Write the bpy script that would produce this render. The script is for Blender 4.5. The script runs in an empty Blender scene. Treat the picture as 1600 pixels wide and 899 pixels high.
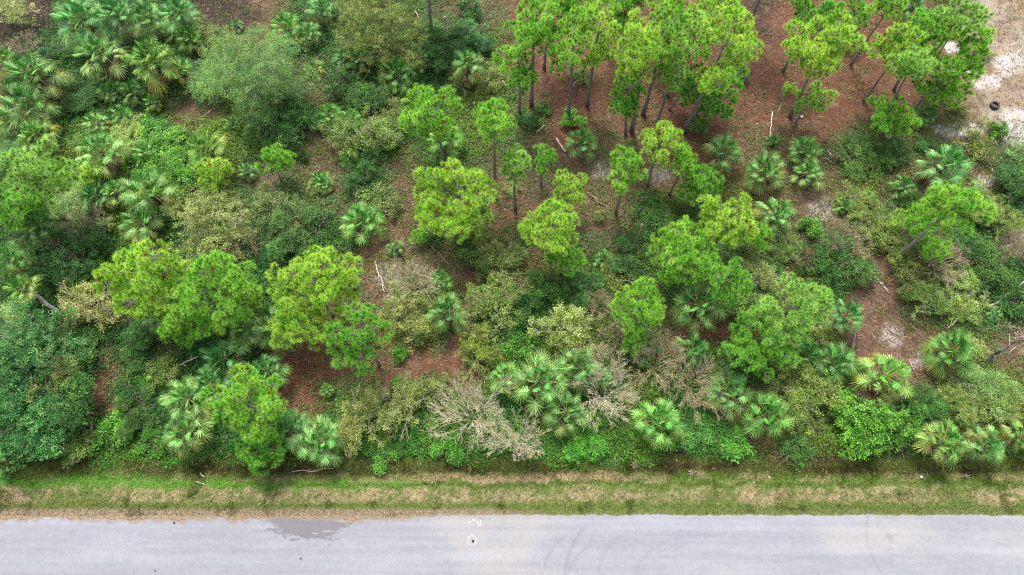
import bpy, math, random
import numpy as np
from mathutils import Vector
R_ = math.radians
C = bpy.context.scene.collection
sc = bpy.context.scene

# ------------------------------------------------------------------ camera, light, exposure
H, TILT, FPX = 42.0, R_(23.5), 1081.0          # drone height, tilt off straight-down, focal length in photo pixels
cam = bpy.data.cameras.new('camera'); cam.sensor_width = 36; cam.lens = FPX / 1600 * 36
cam.clip_start = 0.5; cam.clip_end = 3000
camo = bpy.data.objects.new('camera', cam); C.objects.link(camo)
camo.location = (0, 0, H); camo.rotation_euler = (TILT, 0, 0); sc.camera = camo

SUN_EL, SUN_AZ = R_(62), R_(-12)
w = bpy.data.worlds.new('World'); sc.world = w; w.use_nodes = True
nt = w.node_tree; nt.nodes.clear()
sky = nt.nodes.new('ShaderNodeTexSky'); sky.sky_type = 'NISHITA'; sky.sun_disc = False
sky.sun_elevation = SUN_EL; sky.sun_rotation = SUN_AZ; sky.air_density = 1.0; sky.dust_density = 4.0; sky.ozone_density = 1.0
hs = nt.nodes.new('ShaderNodeHueSaturation'); hs.inputs['Saturation'].default_value = 0.45   # overcast: a greyer dome
bg = nt.nodes.new('ShaderNodeBackground'); bg.inputs['Strength'].default_value = 0.118
out = nt.nodes.new('ShaderNodeOutputWorld')
nt.links.new(sky.outputs[0], hs.inputs['Color']); nt.links.new(hs.outputs[0], bg.inputs[0]); nt.links.new(bg.outputs[0], out.inputs[0])
sl = bpy.data.lights.new('sun', 'SUN'); sl.energy = 1.35; sl.angle = R_(10); sl.color = (1, 0.96, 0.9)
so = bpy.data.objects.new('sun', sl); C.objects.link(so)
sd = Vector((math.sin(SUN_AZ) * math.cos(SUN_EL), math.cos(SUN_AZ) * math.cos(SUN_EL), math.sin(SUN_EL)))
so.rotation_euler = sd.to_track_quat('Z', 'Y').to_euler(); so.location = (0, 30, 80)
vs = sc.view_settings
sc.display_settings.display_device = 'sRGB'
vs.view_transform = 'Standard'; vs.look = 'None'; vs.gamma = 1; vs.use_curve_mapping = False
vs.exposure = 2.12
cy = sc.cycles; cy.use_denoising = False; cy.filter_width = 1.15; cy.max_bounces = 6; cy.diffuse_bounces = 3; cy.transmission_bounces = 3
cy.glossy_bounces = 2; cy.transparent_max_bounces = 4; cy.sample_clamp_indirect = 6

# ------------------------------------------------------------------ pixel <-> world
CT, ST = math.cos(TILT), math.sin(TILT)
def at(px, py, z=0.0):
    "world point at height z seen at photo pixel px, py"
    x, y = (px - 800) / FPX, (449.5 - py) / FPX
    d = np.array([x, y * CT + ST, y * ST - CT])
    t = (z - H) / d[2]
    return np.array([d[0] * t, d[1] * t, z])
def project(P):
    P = np.asarray(P, float); d = P - np.array([0, 0, H])
    dep = d[..., 1] * ST - d[..., 2] * CT
    return 800 + FPX * d[..., 0] / dep, 449.5 - FPX * (d[..., 1] * CT + d[..., 2] * ST) / dep
def ppm(p):
    "photo pixels per metre at point p"
    return FPX / (p[1] * ST - (p[2] - H) * CT)
def lin(h, k=1.0):
    v = [int(h[i:i + 2], 16) / 255 for i in (0, 2, 4)]
    return np.array([((c + 0.055) / 1.055) ** 2.4 if c > 0.04045 else c / 12.92 for c in v]) * k

# ------------------------------------------------------------------ numpy value noise
def _hash(ix, iy, s):
    n = (ix.astype(np.int64) * 374761393 + iy.astype(np.int64) * 668265263 + s * 974634777) & 0xffffffff
    n = ((n ^ (n >> 13)) * 1274126177) & 0xffffffff
    return ((n ^ (n >> 16)) & 0xffff) / 65535.0
def vnoise(x, y, s=0):
    ix, iy = np.floor(x), np.floor(y); fx, fy = x - ix, y - iy
    fx, fy = fx * fx * (3 - 2 * fx), fy * fy * (3 - 2 * fy)
    a, b = _hash(ix, iy, s), _hash(ix + 1, iy, s); c, d = _hash(ix, iy + 1, s), _hash(ix + 1, iy + 1, s)
    return (a * (1 - fx) + b * fx) * (1 - fy) + (c * (1 - fx) + d * fx) * fy
def fbm(x, y, s=0, o=4):
    v, a, t = 0, 0.5, 0
    for i in range(o):
        v = v + a * vnoise(x, y, s + i); t += a; a *= 0.5; x = x * 2.03 + 5.1; y = y * 2.03 + 1.7
    return v / t
def sstep(a, b, x):
    t = np.clip((x - a) / (b - a), 0, 1); return t * t * (3 - 2 * t)
def mixc(A, B, f):
    return A + (B - A) * f[..., None]

# ------------------------------------------------------------------ mesh builder
class MB:
    def __init__(s): s.V, s.Q, s.T, s.Co, s.n = [], [], [], [], 0
    def add(s, V, Q=None, T=None, col=(1, 1, 1)):
        V = np.asarray(V, float).reshape(-1, 3); col = np.asarray(col, float)
        s.V.append(V); s.Co.append(np.broadcast_to(col, (len(V), 3)))
        if Q is not None and len(Q): s.Q.append(np.asarray(Q, np.int64) + s.n)
        if T is not None and len(T): s.T.append(np.asarray(T, np.int64) + s.n)
        s.n += len(V)
    def tube(s, pts, rad, sides=6, col=(1, 1, 1), cap=True):
        pts = np.asarray(pts, float); m = len(pts); rad = np.broadcast_to(np.asarray(rad, float), (m,))
        tg = np.gradient(pts, axis=0); tg /= np.linalg.norm(tg, axis=1, keepdims=True) + 1e-9
        ref = np.where(np.abs(tg[:, 2:3]) > 0.9, np.array([[1., 0, 0]]), np.array([[0, 0, 1.]]))
        u = np.cross(tg, ref); u /= np.linalg.norm(u, axis=1, keepdims=True) + 1e-9; v = np.cross(tg, u)
        a = np.arange(sides) * 2 * math.pi / sides
        ring = pts[:, None] + rad[:, None, None] * (np.cos(a)[None, :, None] * u[:, None] + np.sin(a)[None, :, None] * v[:, None])
        i = np.arange(m - 1)[:, None] * sides; j = np.arange(sides)[None]; k = (j + 1) % sides
        Q = np.stack([i + j, i + k, i + sides + k, i + sides + j], -1).reshape(-1, 4)
        T = [(0, q + 1, q) for q in range(1, sides - 1)] + [((m - 1) * sides, (m - 1) * sides + q, (m - 1) * sides + q + 1) for q in range(1, sides - 1)] if cap else None
        s.add(ring.reshape(-1, 3), Q, T, col)
    def leaves(s, P, D, N, L, W, col):
        "rhombic leaf blades"
        S = np.cross(D, N); S /= np.linalg.norm(S, axis=1, keepdims=True) + 1e-9
        n = len(P); L = np.broadcast_to(L, n)[:, None]; W = np.broadcast_to(W, n)[:, None]
        M = P + D * L * 0.5
        V = np.stack([P, M - S * W / 2, P + D * L, M + S * W / 2], 1).reshape(-1, 3)
        s.add(V, np.arange(4 * n).reshape(n, 4), None, np.repeat(col, 4, 0))
    def needles(s, P, D, L, W, col, tipcol=None):
        n = len(P); r = np.random.default_rng(n).normal(size=(n, 3))
        S = np.cross(D, r); S /= np.linalg.norm(S, axis=1, keepdims=True) + 1e-9
        L = np.broadcast_to(L, n)[:, None]; W = np.broadcast_to(W, n)[:, None]
        V = np.stack([P - S * W / 2, P + S * W / 2, P + D * L], 1).reshape(-1, 3)
        cc = np.stack([col, col, col if tipcol is None else tipcol], 1).reshape(-1, 3)
        s.add(V, None, np.arange(3 * n).reshape(n, 3), cc)
    def mesh(s, name, mat, smooth=False):
        V = np.concatenate(s.V); Co = np.concatenate(s.Co)
        Q = np.concatenate(s.Q) if s.Q else np.zeros((0, 4), np.int64); T = np.concatenate(s.T) if s.T else np.zeros((0, 3), np.int64)
        me = bpy.data.meshes.new(name); me.vertices.add(len(V)); me.vertices.foreach_set('co', V.ravel())
        lp = np.concatenate([Q.ravel(), T.ravel()]); st = np.concatenate([np.arange(len(Q)) * 4, len(Q) * 4 + np.arange(len(T)) * 3])
        me.loops.add(len(lp)); me.loops.foreach_set('vertex_index', lp.astype(np.int32))
        me.polygons.add(len(st)); me.polygons.foreach_set('loop_start', st.astype(np.int32))
        if smooth: me.polygons.foreach_set('use_smooth', np.ones(len(st), bool))
        me.update(calc_edges=True)
        at_ = me.color_attributes.new('Col', 'FLOAT_COLOR', 'POINT')
        at_.data.foreach_set('color', np.concatenate([Co, np.ones((len(Co), 1))], 1).ravel().astype(np.float32))
        me.materials.append(mat)
        return me
    def build(s, name, mat, parent=None, smooth=False):
        return link(name, s.mesh(name, mat, smooth), parent)
def link(name, me, parent=None):
    o = bpy.data.objects.new(name, me); C.objects.link(o)
    if parent is not None: o.parent = parent
    return o
def tag(o, label=None, cat=None, group=None, kind=None):
    if label: o['label'] = label
    if cat: o['category'] = cat
    if group: o['group'] = group
    if kind: o['kind'] = kind
    return o
def thing(name, loc, label, cat, group=None, rz=0.0, s=1.0):
    o = bpy.data.objects.new(name, None); o.empty_display_size = 0.3; C.objects.link(o)
    o.location = tuple(loc); o.rotation_euler = (0, 0, rz); o.scale = (s, s, s)
    return tag(o, label, cat, group)
def unit(rg, n):
    v = rg.normal(size=(n, 3)); return v / np.linalg.norm(v, axis=1, keepdims=True)

# ------------------------------------------------------------------ materials
def new_mat(name):
    m = bpy.data.materials.new(name); m.use_nodes = True; m.node_tree.nodes.clear(); return m, m.node_tree
def attr_color(t, noise_scale=None, lo=0.7, hi=1.3, use_obj=True, detail=4):
    N = t.nodes.new; Lk = t.links.new
    a = N('ShaderNodeAttribute'); a.attribute_name = 'Col'; c = a.outputs['Color']
    if use_obj:
        oi = N('ShaderNodeObjectInfo'); mx = N('ShaderNodeMix'); mx.data_type = 'RGBA'; mx.blend_type = 'MULTIPLY'; mx.inputs[0].default_value = 1
        Lk(c, mx.inputs[6]); Lk(oi.outputs['Color'], mx.inputs[7]); c = mx.outputs[2]
    if noise_scale:
        g = N('ShaderNodeNewGeometry'); n = N('ShaderNodeTexNoise'); n.inputs['Scale'].default_value = noise_scale; n.inputs['Detail'].default_value = detail
        Lk(g.outputs['Position'], n.inputs['Vector'])
        mr = N('ShaderNodeMapRange'); mr.inputs[1].default_value = 0.25; mr.inputs[2].default_value = 0.75; mr.inputs[3].default_value = lo; mr.inputs[4].default_value = hi
        Lk(n.outputs['Fac'], mr.inputs[0])
        vm = N('ShaderNodeVectorMath'); vm.operation = 'SCALE'; Lk(c, vm.inputs[0]); Lk(mr.outputs[0], vm.inputs['Scale']); c = vm.outputs[0]
    return c
def foliage_mat(name, rough, transl, spec=0.3, noise=0.9, lo=0.8, hi=1.2):
    m, t = new_mat(name); N = t.nodes.new; Lk = t.links.new
    c = attr_color(t, noise, lo, hi)
    p = N('ShaderNodeBsdfPrincipled'); p.inputs['Roughness'].default_value = rough; p.inputs['Specular IOR Level'].default_value = spec
    tr = N('ShaderNodeBsdfTranslucent'); ms = N('ShaderNodeMixShader'); ms.inputs[0].default_value = transl
    Lk(c, p.inputs['Base Color']); Lk(c, tr.inputs['Color']); Lk(p.outputs[0], ms.inputs[1]); Lk(tr.outputs[0], ms.inputs[2])
    o = N('ShaderNodeOutputMaterial'); Lk(ms.outputs[0], o.inputs[0]); return m
def solid_mat(name, noise=6, lo=0.7, hi=1.3, rough=0.85, bump=0.0, bscale=30, use_obj=True, spec=0.3, detail=5):
    m, t = new_mat(name); N = t.nodes.new; Lk = t.links.new
    c = attr_color(t, noise, lo, hi, use_obj, detail)
    p = N('ShaderNodeBsdfPrincipled'); p.inputs['Roughness'].default_value = rough; p.inputs['Specular IOR Level'].default_value = spec
    Lk(c, p.inputs['Base Color'])
    if bump:
        g = N('ShaderNodeNewGeometry'); n = N('ShaderNodeTexNoise'); n.inputs['Scale'].default_value = bscale; n.inputs['Detail'].default_value = 6
        b = N('ShaderNodeBump'); b.inputs['Strength'].default_value = bump; b.inputs['Distance'].default_value = 0.05
        Lk(g.outputs['Position'], n.inputs['Vector']); Lk(n.outputs['Fac'], b.inputs['Height']); Lk(b.outputs[0], p.inputs['Normal'])
    o = N('ShaderNodeOutputMaterial'); Lk(p.outputs[0], o.inputs[0]); return m
M_NEEDLE = foliage_mat('pine_needles', 0.6, 0.45, 0.12, 0.8)
M_PALM = foliage_mat('palm_leaf', 0.5, 0.2, 0.22, 1.3, 0.85, 1.15)
M_LEAF = foliage_mat('shrub_leaf', 0.55, 0.25, 0.18, 1.1, 0.72, 1.28)
M_GRASS = foliage_mat('grass_blade', 0.7, 0.2, 0.08, 1.5, .62, .92)
M_LITTER = solid_mat('dry_litter', 3, 0.55, 0.95, 0.85)
M_BARK = solid_mat('bark', 14, 0.6, 1.1, 0.9, 0.6, 25)
M_TWIG = solid_mat('dry_twig', 5, 0.75, 1.25, 0.85)
M_GROUND = solid_mat('woodland_soil', 9, 0.42, 1.02, 0.95, 0.9, 14, detail=8)
M_ROAD = solid_mat('worn_asphalt', 30, 0.665, 0.77, 0.9, 0.15, 70, detail=10, spec=0.2)
M_HARD = solid_mat('hard_surface', 12, 0.6, .85, 0.6)
M_PAINT = solid_mat('road_paint', 18, 0.6, .93, 0.8)

# ------------------------------------------------------------------ ground: zone map of what lies on the forest floor (50 px cells of the photo)
ZM = ["kkddddkkbdoooobbrrrrrrrkrrrrrost",
      "kdddddokbddooodorrrrrrrrrrrrrrbs",
      "bdddddoodboddddorrrrrrrrrrrrrbtt",
      "bgdddbboddboddooorrrrrrrrrrrrots",
      "gbGGGGGGdbbgddgobrbbrrrbbrooobbb",
      "ggGgGGGobbbdboobbbbbbbbbbbbobobo",
      "ddgGGGooooobbobbrbbbooobbbbobood",
      "ddddGooodddbbborobboooooobooooos",
      "ddddddddddbbbbrorodododobboccood",
      "ddkkddddddrboobdddooordoobccoooo",
      "dddddkddkrrroobddoooorrddoccccob",
      "dddrddddkrrrbrroddooooddddoccbob",
      "dddrddddrroorooddddoddrroorroooo",
      "dddddddddggggggggggggggbboggobbo",
      "gggggggggggggggggggggggggooogoog"]
ZCOL = {'c': '604a3a', 'k': '2a201a', 'd': '242a16', 'g': '36411c', 'G': '39451e', 'o': '483e28', 'b': '5c4835', 'r': '5a3926', 's': '8f8577', 't': '72624a'}
ZDEN = {'c': .24, 'k': .35, 'd': 1.0, 'g': 1.0, 'G': 1.0, 'o': .86, 'b': .42, 'r': .2, 's': .01, 't': .05}
ZLEAF = {'c': '6c7f3a', 'k': '3f5225', 'd': '3f7a2c', 'g': '58922c', 'G': '78a53a', 'o': '648a38', 'b': '6c8440', 'r': '6f7f3a', 's': '8a8a50', 't': '8a8450'}
rows = np.array([[ord(c) for c in r] for r in ZM])
zkeys = list(ZCOL)
def grid_of(d): 
    lut = {ord(k): d[k] for k in zkeys}
    return np.array([[lut[c] for c in r] for r in rows])
G_COL = grid_of({k: lin(v) for k, v in ZCOL.items()}); G_DEN = grid_of(ZDEN); G_LEAF = grid_of({k: lin(v) for k, v in ZLEAF.items()})
def sample(G, u, v):
    gx, gy = np.clip(u / 50 - 0.5, 0, 30.999), np.clip(v / 50 - 0.5, 0, 13.999)
    ix, iy = gx.astype(int), gy.astype(int); fx, fy = gx - ix, gy - iy
    if G.ndim == 3: fx, fy = fx[..., None], fy[..., None]
    return (G[iy, ix] * (1 - fx) + G[iy, ix + 1] * fx) * (1 - fy) + (G[iy + 1, ix] * (1 - fx) + G[iy + 1, ix + 1] * fx) * fy
SAND = [(1572, 100, 30, 20), (1588, 203, 28, 30), (1535, 288, 17, 15), (1488, 72, 14, 12), (1287, 330, 24, 22), (1335, 298, 12, 8), (1500, 205, 40, 10),
        (1395, 522, 15, 20), (1437, 562, 15, 14), (600, 430, 18, 14), (935, 265, 18, 14), (1545, 128, 22, 12), (1320, 335, 6, 10), (505, 290, 14, 12), (1345, 352, 8, 4), (1030, 270, 18, 12)]
EDGE_Y = at(800, 805)[1]
def road_edge(x):
    left = sstep(-2, -10, x)
    return EDGE_Y - 0.20 * left + 0.10 * (fbm(x * 0.55, x * 0 + 3.3, 31) - 0.5) + 0.22 * (0.5 + left) * (fbm(x * 2.2, x * 0 + 9.1, 37) - 0.5) + .09 * (fbm(x * 7, x * 0 + 2.1, 39) - .5)
def ground_z(x, y):
    x, y = np.asarray(x, float), np.asarray(y, float)
    wood = sstep(6.6, 8.5, y)
    z = wood * (0.35 * (fbm(x * 0.12, y * 0.12, 3) - 0.5) + 0.12 * (fbm(x * 0.9, y * 0.9, 5) - 0.5))
    z = z + 0.05 * (fbm(x * 1.3, y * 1.3, 8) - 0.5) * sstep(4.2, 5.2, y)
    z = z - 0.16 * np.exp(-((y - 6.1) / 0.55) ** 2)          # shallow swale
    return z - 0.06 * sstep(EDGE_Y - 0.05, EDGE_Y - 0.5, y)
def ground_col(x, y):
    P = np.stack([x, y, np.zeros_like(x)], -1); u, v = project(P)
    wu, wv = u + 46 * (fbm(x * 0.45, y * 0.45, 11) - 0.5) * 2, v + 40 * (fbm(x * 0.45, y * 0.45, 15) - 0.5) * 2
    c = sample(G_COL, wu, wv)
    dr = fbm(x * .28 + y * .12, y * .4, 131, 3); c = c * (1 + 0.42 * (dr - .5))[..., None]
    n1, n2, n3 = fbm(x * 0.7, y * 0.7, 21), fbm(x * 2.5, y * 2.5, 25), fbm(x * 7, y * 7, 28, 2)
    c = mixc(c, np.array(lin('74614f')), 0.5 * sstep(0.52, 0.75, n2) * sstep(0.35, 0.65, n1))
    c = mixc(c, np.array(lin('33231a')), 0.55 * sstep(0.55, 0.3, n2) * sstep(0.65, 0.35, n1))
    for (sx, sy, a, b) in SAND:
        d = np.sqrt(((u - sx) / a) ** 2 + ((v - sy) / b) ** 2) + 1.5 * (n2 - 0.5) + 1.3 * (n1 - 0.5) + .6 * (n3 - .5)
        c = mixc(c, np.array(lin('aaa49e' if sx > 1480 and sy < 320 else '9f958e')) , (0.92 if sx > 1480 and sy < 320 else .62) * sstep(1.25, 0.45, d))
    # mown verge strips along the road
    vv = v + 12 * (n1 - 0.5) + 12 * (n2 - 0.5) + 9 * (fbm(x * .22, y * .3, 52) - .5)
    g = np.broadcast_to(lin('4d5e22'), c.shape)
    gx = sstep(850, 500, u)
    g = mixc(g, np.array(lin('4c7222')), np.clip(sstep(0.3, .55, n1 * .5 + gx * .5), .25, 1) * sstep(742, 748, vv) * sstep(768, 762, vv))
    tanp = sstep(0.40, 0.58, 0.4 * n2 + 0.3 * fbm(x * 1.1, y * 1.6, 44) + .3 * n3)
    tanp = (.25 + .75 * tanp) * (.25 + .75 * sstep(.36, .6, fbm(x * .2, y * .35, 46) + .25 * (fbm(x * .9, y * .5, 57) - .5)))
    g = mixc(g, np.array(lin('8f8062')), 0.9 * tanp * sstep(757, 770, vv) * sstep(794, 780, vv))
    g = mixc(g, np.array(lin('8c7a5c')), sstep(738, 742, vv) * sstep(754, 750, vv) * 0.9 * np.maximum(sstep(590, 700, u) * sstep(1040, 960, u), .55 * sstep(.45, .6, fbm(x * .8, y * 1.6, 48))))
    g = mixc(g, np.array(lin('3a3019')), 0.85 * sstep(720, 727, vv) * sstep(742, 733, vv) * (.45 + .55 * sstep(.4, .6, fbm(x * .35, y * .8, 59))))  # dark brown ditch line, with the overhanging plants' shadow painted into it
    g = mixc(g, np.array(lin('80705a')), sstep(792, 799, v + 5 * (n2 - .5)) * np.clip(sstep(880, 700, u) + 0.25, 0, 1))
    g = mixc(g, np.array(lin('43461e')), .6 * np.exp(-((vv - 757) / 2.5) ** 2) * sstep(380, 520, u))
    g = mixc(g, g * 0.75, sstep(.6, .35, n3) * .7)
    return mixc(c, g, sstep(706, 724, v + 44 * (n1 - .5)))
def axis(lo, hi, st, ends):
    a = list(np.arange(lo, hi + st / 2, st)); x, d = a[0], st
    left = []
    while x > ends[0]: d *= 1.35; x -= d; left.append(x)
    x, d = a[-1], st
    while x < ends[1]: d *= 1.35; x += d; a.append(x)
    return np.array(left[::-1] + a)
def sheet(xs, ys, zf, cf, name, mat):
    X, Y = np.meshgrid(xs, ys); n, m = X.shape
    V = np.stack([X, Y, zf(X, Y)], -1).reshape(-1, 3); col = cf(X, Y).reshape(-1, 3)
    i = (np.arange(n - 1)[:, None] * m + np.arange(m - 1)[None]).ravel()
    mb = MB(); mb.add(V, np.stack([i, i + 1, i + m + 1, i + m], -1), None, col)
    return mb, (n, m)
mb, _ = sheet(axis(-50, 50, 0.15, (-900, 900)), axis(2.6, 54, 0.15, (-900, 1200)), ground_z, ground_col, 'ground', M_GROUND)
tag(mb.build('ground', M_GROUND, smooth=True), kind='structure')

# ------------------------------------------------------------------ road: worn pale asphalt with its stain, scuffs and patches
def road_col(x, y):
    P = np.stack([x, y, np.zeros_like(x)], -1); u, v = project(P)
    c = np.broadcast_to(lin('7d7e84', 1.0), P.shape)
    st = fbm(x * 0.35, y * 5, 61); mo = fbm(x * 0.22, y * 0.5, 66); fi = fbm(x * 5, y * 7, 69, 3)
    wp = np.exp(-((y - 2.55) / .45) ** 2) + np.exp(-((y - .95) / .4) ** 2)
    c = c * (1 - .055 * wp + 0.16 * (st - .5) + 0.24 * (mo - .5) + 0.16 * (fi - .5))[..., None]
    c = mixc(c, np.array(lin('95908a')), .35 * sstep(.5, .7, fbm(x * .15, y * .35, 71)))
    c = mixc(c, np.array(lin('77727a')), .35 * sstep(882, 899, v + 12 * (mo - .5)) * sstep(1200, 300, u))
    c = c * (1 - .07 * sstep(.5, .66, fbm(x * .08, y * 3.2, 72)) )[..., None]
    cr1 = np.abs(fbm(x * .5, y * .5, 120, 3) - .5); c = c * (1 - .22 * sstep(.006, .0, cr1) * sstep(.5, .6, fbm(x * .2, y * .3, 123)))[..., None]
    sp = _hash(np.floor(x * 14), np.floor(y * 14), 7); c = c * (1 + .05 * (sp > .93) - .09 * (sp < .03))[..., None]
    # damp patch spreading from the verge
    ex = (u - 478) / 66; ey = (v - 808) / 38
    d = np.sqrt(ex ** 2 + np.maximum(ey, 0) ** 2) + .9 * (fbm(x * 1.6, y * 9, 75) - .5) + 0.35 * (fi - .5)
    c = mixc(c, np.array(lin('5d5a5c')), .8 * sstep(1.0, .82, d))
    # curved tyre scuffs
    for (cx, cy_, r, wd, k, a0, a1) in [(930, 905, 82, 4, .16, 150, 250), (1000, 905, 118, 5, .20, 135, 240), (1010, 900, 75, 4, .13, 140, 250), (955, 915, 70, 4, .17, 160, 260), (1075, 930, 90, 4, .1, 170, 290), (1455, 830, 102, 3, .16, 120, 215), (1540, 905, 60, 3, .14, 250, 330), (1120, 870, 70, 3, .09, 180, 300)]:
        rr = np.abs(np.hypot(u - cx, (v - cy_)) - r); an = np.degrees(np.arctan2(v - cy_, u - cx)) % 360
        f = sstep(wd, 0, rr) * sstep(a0, a0 + 25, an) * sstep(a1, a1 - 25, an)
        c = c * (1 - .72 * k * f * (.5 + fi))[..., None]
    c = mixc(c, np.array(lin('77695a')), .8 * sstep(0.22, 0.0, road_edge(x) - y + .45 * (fi - .5) + .3 * (mo - .5)) * np.clip(sstep(-1, -6, x) + .25, 0, 1))
    return c
xs = axis(-34, 34, 0.07, (-700, 700)); t = np.concatenate([np.linspace(0, 0.5, 62), [0.55, 0.65, .8, 1.0]])
def ry(X, Tt): return road_edge(X) - Tt * 7.2
Xg, Tg = np.meshgrid(xs, t); Yg = ry(Xg, Tg); crown = 0.03 + 0.07 * (1 - ((Tg - .5) / .5) ** 2)
n, m = Xg.shape; mb = MB(); i = (np.arange(n - 1)[:, None] * m + np.arange(m - 1)[None]).ravel()
col = road_col(Xg, Yg).reshape(-1, 3)
mb.add(np.stack([Xg, Yg, crown], -1).reshape(-1, 3), np.stack([i, i + m, i + m + 1, i + 1], -1), None, col)
e = np.stack([xs, road_edge(xs) + .004, np.full_like(xs, .03)], -1); e2 = e.copy(); e2[:, 2] = -.12; e2[:, 1] += .03; k = len(xs); j = np.arange(k - 1)
mb.add(np.concatenate([e, e2]), np.stack([j, j + 1, j + k + 1, j + k], -1), None, lin('6a5f55'))
road = tag(mb.build('road', M_ROAD, smooth=True), kind='structure')
def road_z(y, x): return 0.03 + 0.07 * (1 - (((road_edge(np.array(x)) - y) / 7.2 - .5) / .5) ** 2)

def strokes(lines, wd, colr, dz=0.005):
    mb = MB()
    for q in lines:
        pts = np.array([at(a, b, 0.08) for a, b in q]); 
        for k in range(len(pts) - 1):
            a, b = pts[k], pts[k + 1]; d = (b - a) / (np.linalg.norm(b - a) + 1e-9); s = np.array([-d[1], d[0], 0]) * wd / 2
            V = np.array([a - s, b - s, b + s, a + s])
            for q_ in V: q_[2] = float(road_z(q_[1], q_[0])) + dz + 0.0012 * k
            mb.add(V, [[0, 1, 2, 3]], None, colr)
    return mb
ang = np.linspace(0, 2 * math.pi, 33)
ringm = MB(); cpx = at(737.5, 844.8, .09)
for k in range(32):
    if k in (22, 23, 25): continue
    wk = 0.034 * (0.6 + 0.6 * abs(math.sin(k * 1.7)))
    V = [(cpx[0] + r * math.cos(a), cpx[1] + r * 1.1 * math.sin(a)) for a in (ang[k], ang[k + 1]) for r in (.235 - wk / 2, .235 + wk / 2)]
    V = np.array([(a, b, float(road_z(b, a)) + .006) for a, b in V]); ringm.add(V, [[0, 1, 3, 2]], None, lin('a3a1a6'))
tag(ringm.build('road_marking', M_PAINT, road), kind='structure')
wl = strokes([[(746, 813), (747, 817), (747.6, 822)], [(751.5, 812.5), (751, 817), (749.6, 822.5)], [(731, 816), (736, 815)], [(738, 812.5), (743, 813)]], .045, lin('a3a1a6'))
tag(wl.build('road_marking', M_PAINT, road), kind='structure')
bl = strokes([[(719, 870.5), (719, 875)], [(719, 870.5), (724, 870.5), (724, 875), (719, 875)], [(727, 875), (727, 870), (730, 873)], [(733, 871), (737, 870)], [(740, 875), (741, 871)], [(744, 870.5), (747, 870.5), (747, 875), (744, 875)]], .03, lin('6f8b93'))
tag(bl.build('road_marking', M_PAINT, road), kind='structure')
bl = strokes([[(1190, 872), (1199, 871)], [(1202, 874), (1203, 870)], [(1208, 872), (1214, 872), (1214, 875)], [(1218, 871), (1224, 872)]], .035, lin('76898e'))
tag(bl.build('road_marking', M_PAINT, road), kind='structure')
wl = strokes([[(843, 860), (845, 872), (848, 886), (851, 898)]], .03, lin('82828a'))
tag(wl.build('road_marking', M_PAINT, road), kind='structure')
wl = strokes([[(1152, 816), (1190, 818)], [(1475, 872), (1500, 876)], [(1560, 879), (1595, 881)]], .03, lin('82828a'))
tag(wl.build('road_marking', M_PAINT, road), kind='structure')

# ------------------------------------------------------------------ stuff: grass, undergrowth, litter
def in_frame(x, y, mg=130):
    u, v = project(np.stack([x, y, np.zeros_like(x)], -1)); return (u > -mg) & (u < 1600 + mg) & (v > -170) & (v < 830)
rg = np.random.default_rng(5)
# verge grass
n = 150000
x = rg.uniform(-34, 34, n); y = rg.uniform(EDGE_Y - .05, 7.6, n)
col = ground_col(x, y); keep = in_frame(x, y) & (y > road_edge(x) + .03 + .1 * rg.random(n)); x, y, col = x[keep], y[keep], col[keep]; n = len(x)
D = unit(rg, n); D[:, 2] = np.abs(D[:, 2]) * .9 + .35; D /= np.linalg.norm(D, axis=1, keepdims=True)
tall = np.where(y > 5.9, 1.5, 1.0) * (1 + 1.4 * sstep(.62, .72, fbm(x * 1.6, y * 1.6, 58)))
mb = MB(); P = np.stack([x, y, ground_z(x, y) - .01], -1); c = col * rg.uniform(.6, 1.5, (n, 1)) * np.array([1, 1.04, .9])
mb.needles(P, D, rg.uniform(.05, .13, n) * tall, rg.uniform(.02, .04, n), c, c * 1.15)
tag(mb.build('grass', M_GRASS), 'short green and straw grass on the road verge', 'grass', kind='stuff')
# undergrowth
n = 1250000
x = rg.uniform(-50, 50, n); y = rg.uniform(6.4, 54, n)
u, v = project(np.stack([x, y, np.zeros(n)], -1)); keep = in_frame(x, y)
wu, wv = u + 46 * (fbm(x * 0.45, y * 0.45, 11) - 0.5) * 2, v + 40 * (fbm(x * 0.45, y * 0.45, 15) - 0.5) * 2
den = sample(G_DEN, wu, wv); clump = fbm(x * .85, y * .85, 81); fine = fbm(x * 3, y * 3, 84)
pr = sstep(0.56 - .62 * den, 0.74 - .55 * den, clump * .65 + fine * .35) * np.clip(den * 1.1, 0.25, 1)
pr = pr * sstep(726, 708, v + 30 * (fbm(x * .5, y * .3, 88) - .5) * 2)
keep &= rg.random(n) < pr
x, y, wu, wv, den, clump, fine, v = [a[keep] for a in (x, y, wu, wv, den, clump, fine, v)]; n = len(x)
hgt = np.clip(den, .15, 1) * (0.12 + .95 * np.clip(clump - .3, 0, 1) + .35 * (fine - .4)) * sstep(724, 690, v)
z = ground_z(x, y) + np.clip(hgt, .02, 1) * np.sqrt(rg.random(n)) + .02
D = unit(rg, n); D[:, 2] = D[:, 2] * .4 + .12; D /= np.linalg.norm(D, axis=1, keepdims=True)
Nn = unit(rg, n) * .5 + np.array([0, 0, 1.])
c = sample(G_LEAF, wu, wv) * 0.44
hue = fbm(x * .5, y * .5, 91); c = mixc(c, c * np.array([1.22, 1.12, .8]), sstep(.45, .65, hue)); c = mixc(c, c * np.array([.7, 1.0, 1.1]), sstep(.5, .35, hue))
c = c * rg.uniform(.5, 1.5, (n, 1))
straw = rg.random(n) < .09 * (1.2 - den); c[straw] = lin('a8926e', .5) * rg.uniform(.6, 1.3, (straw.sum(), 1))
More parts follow.
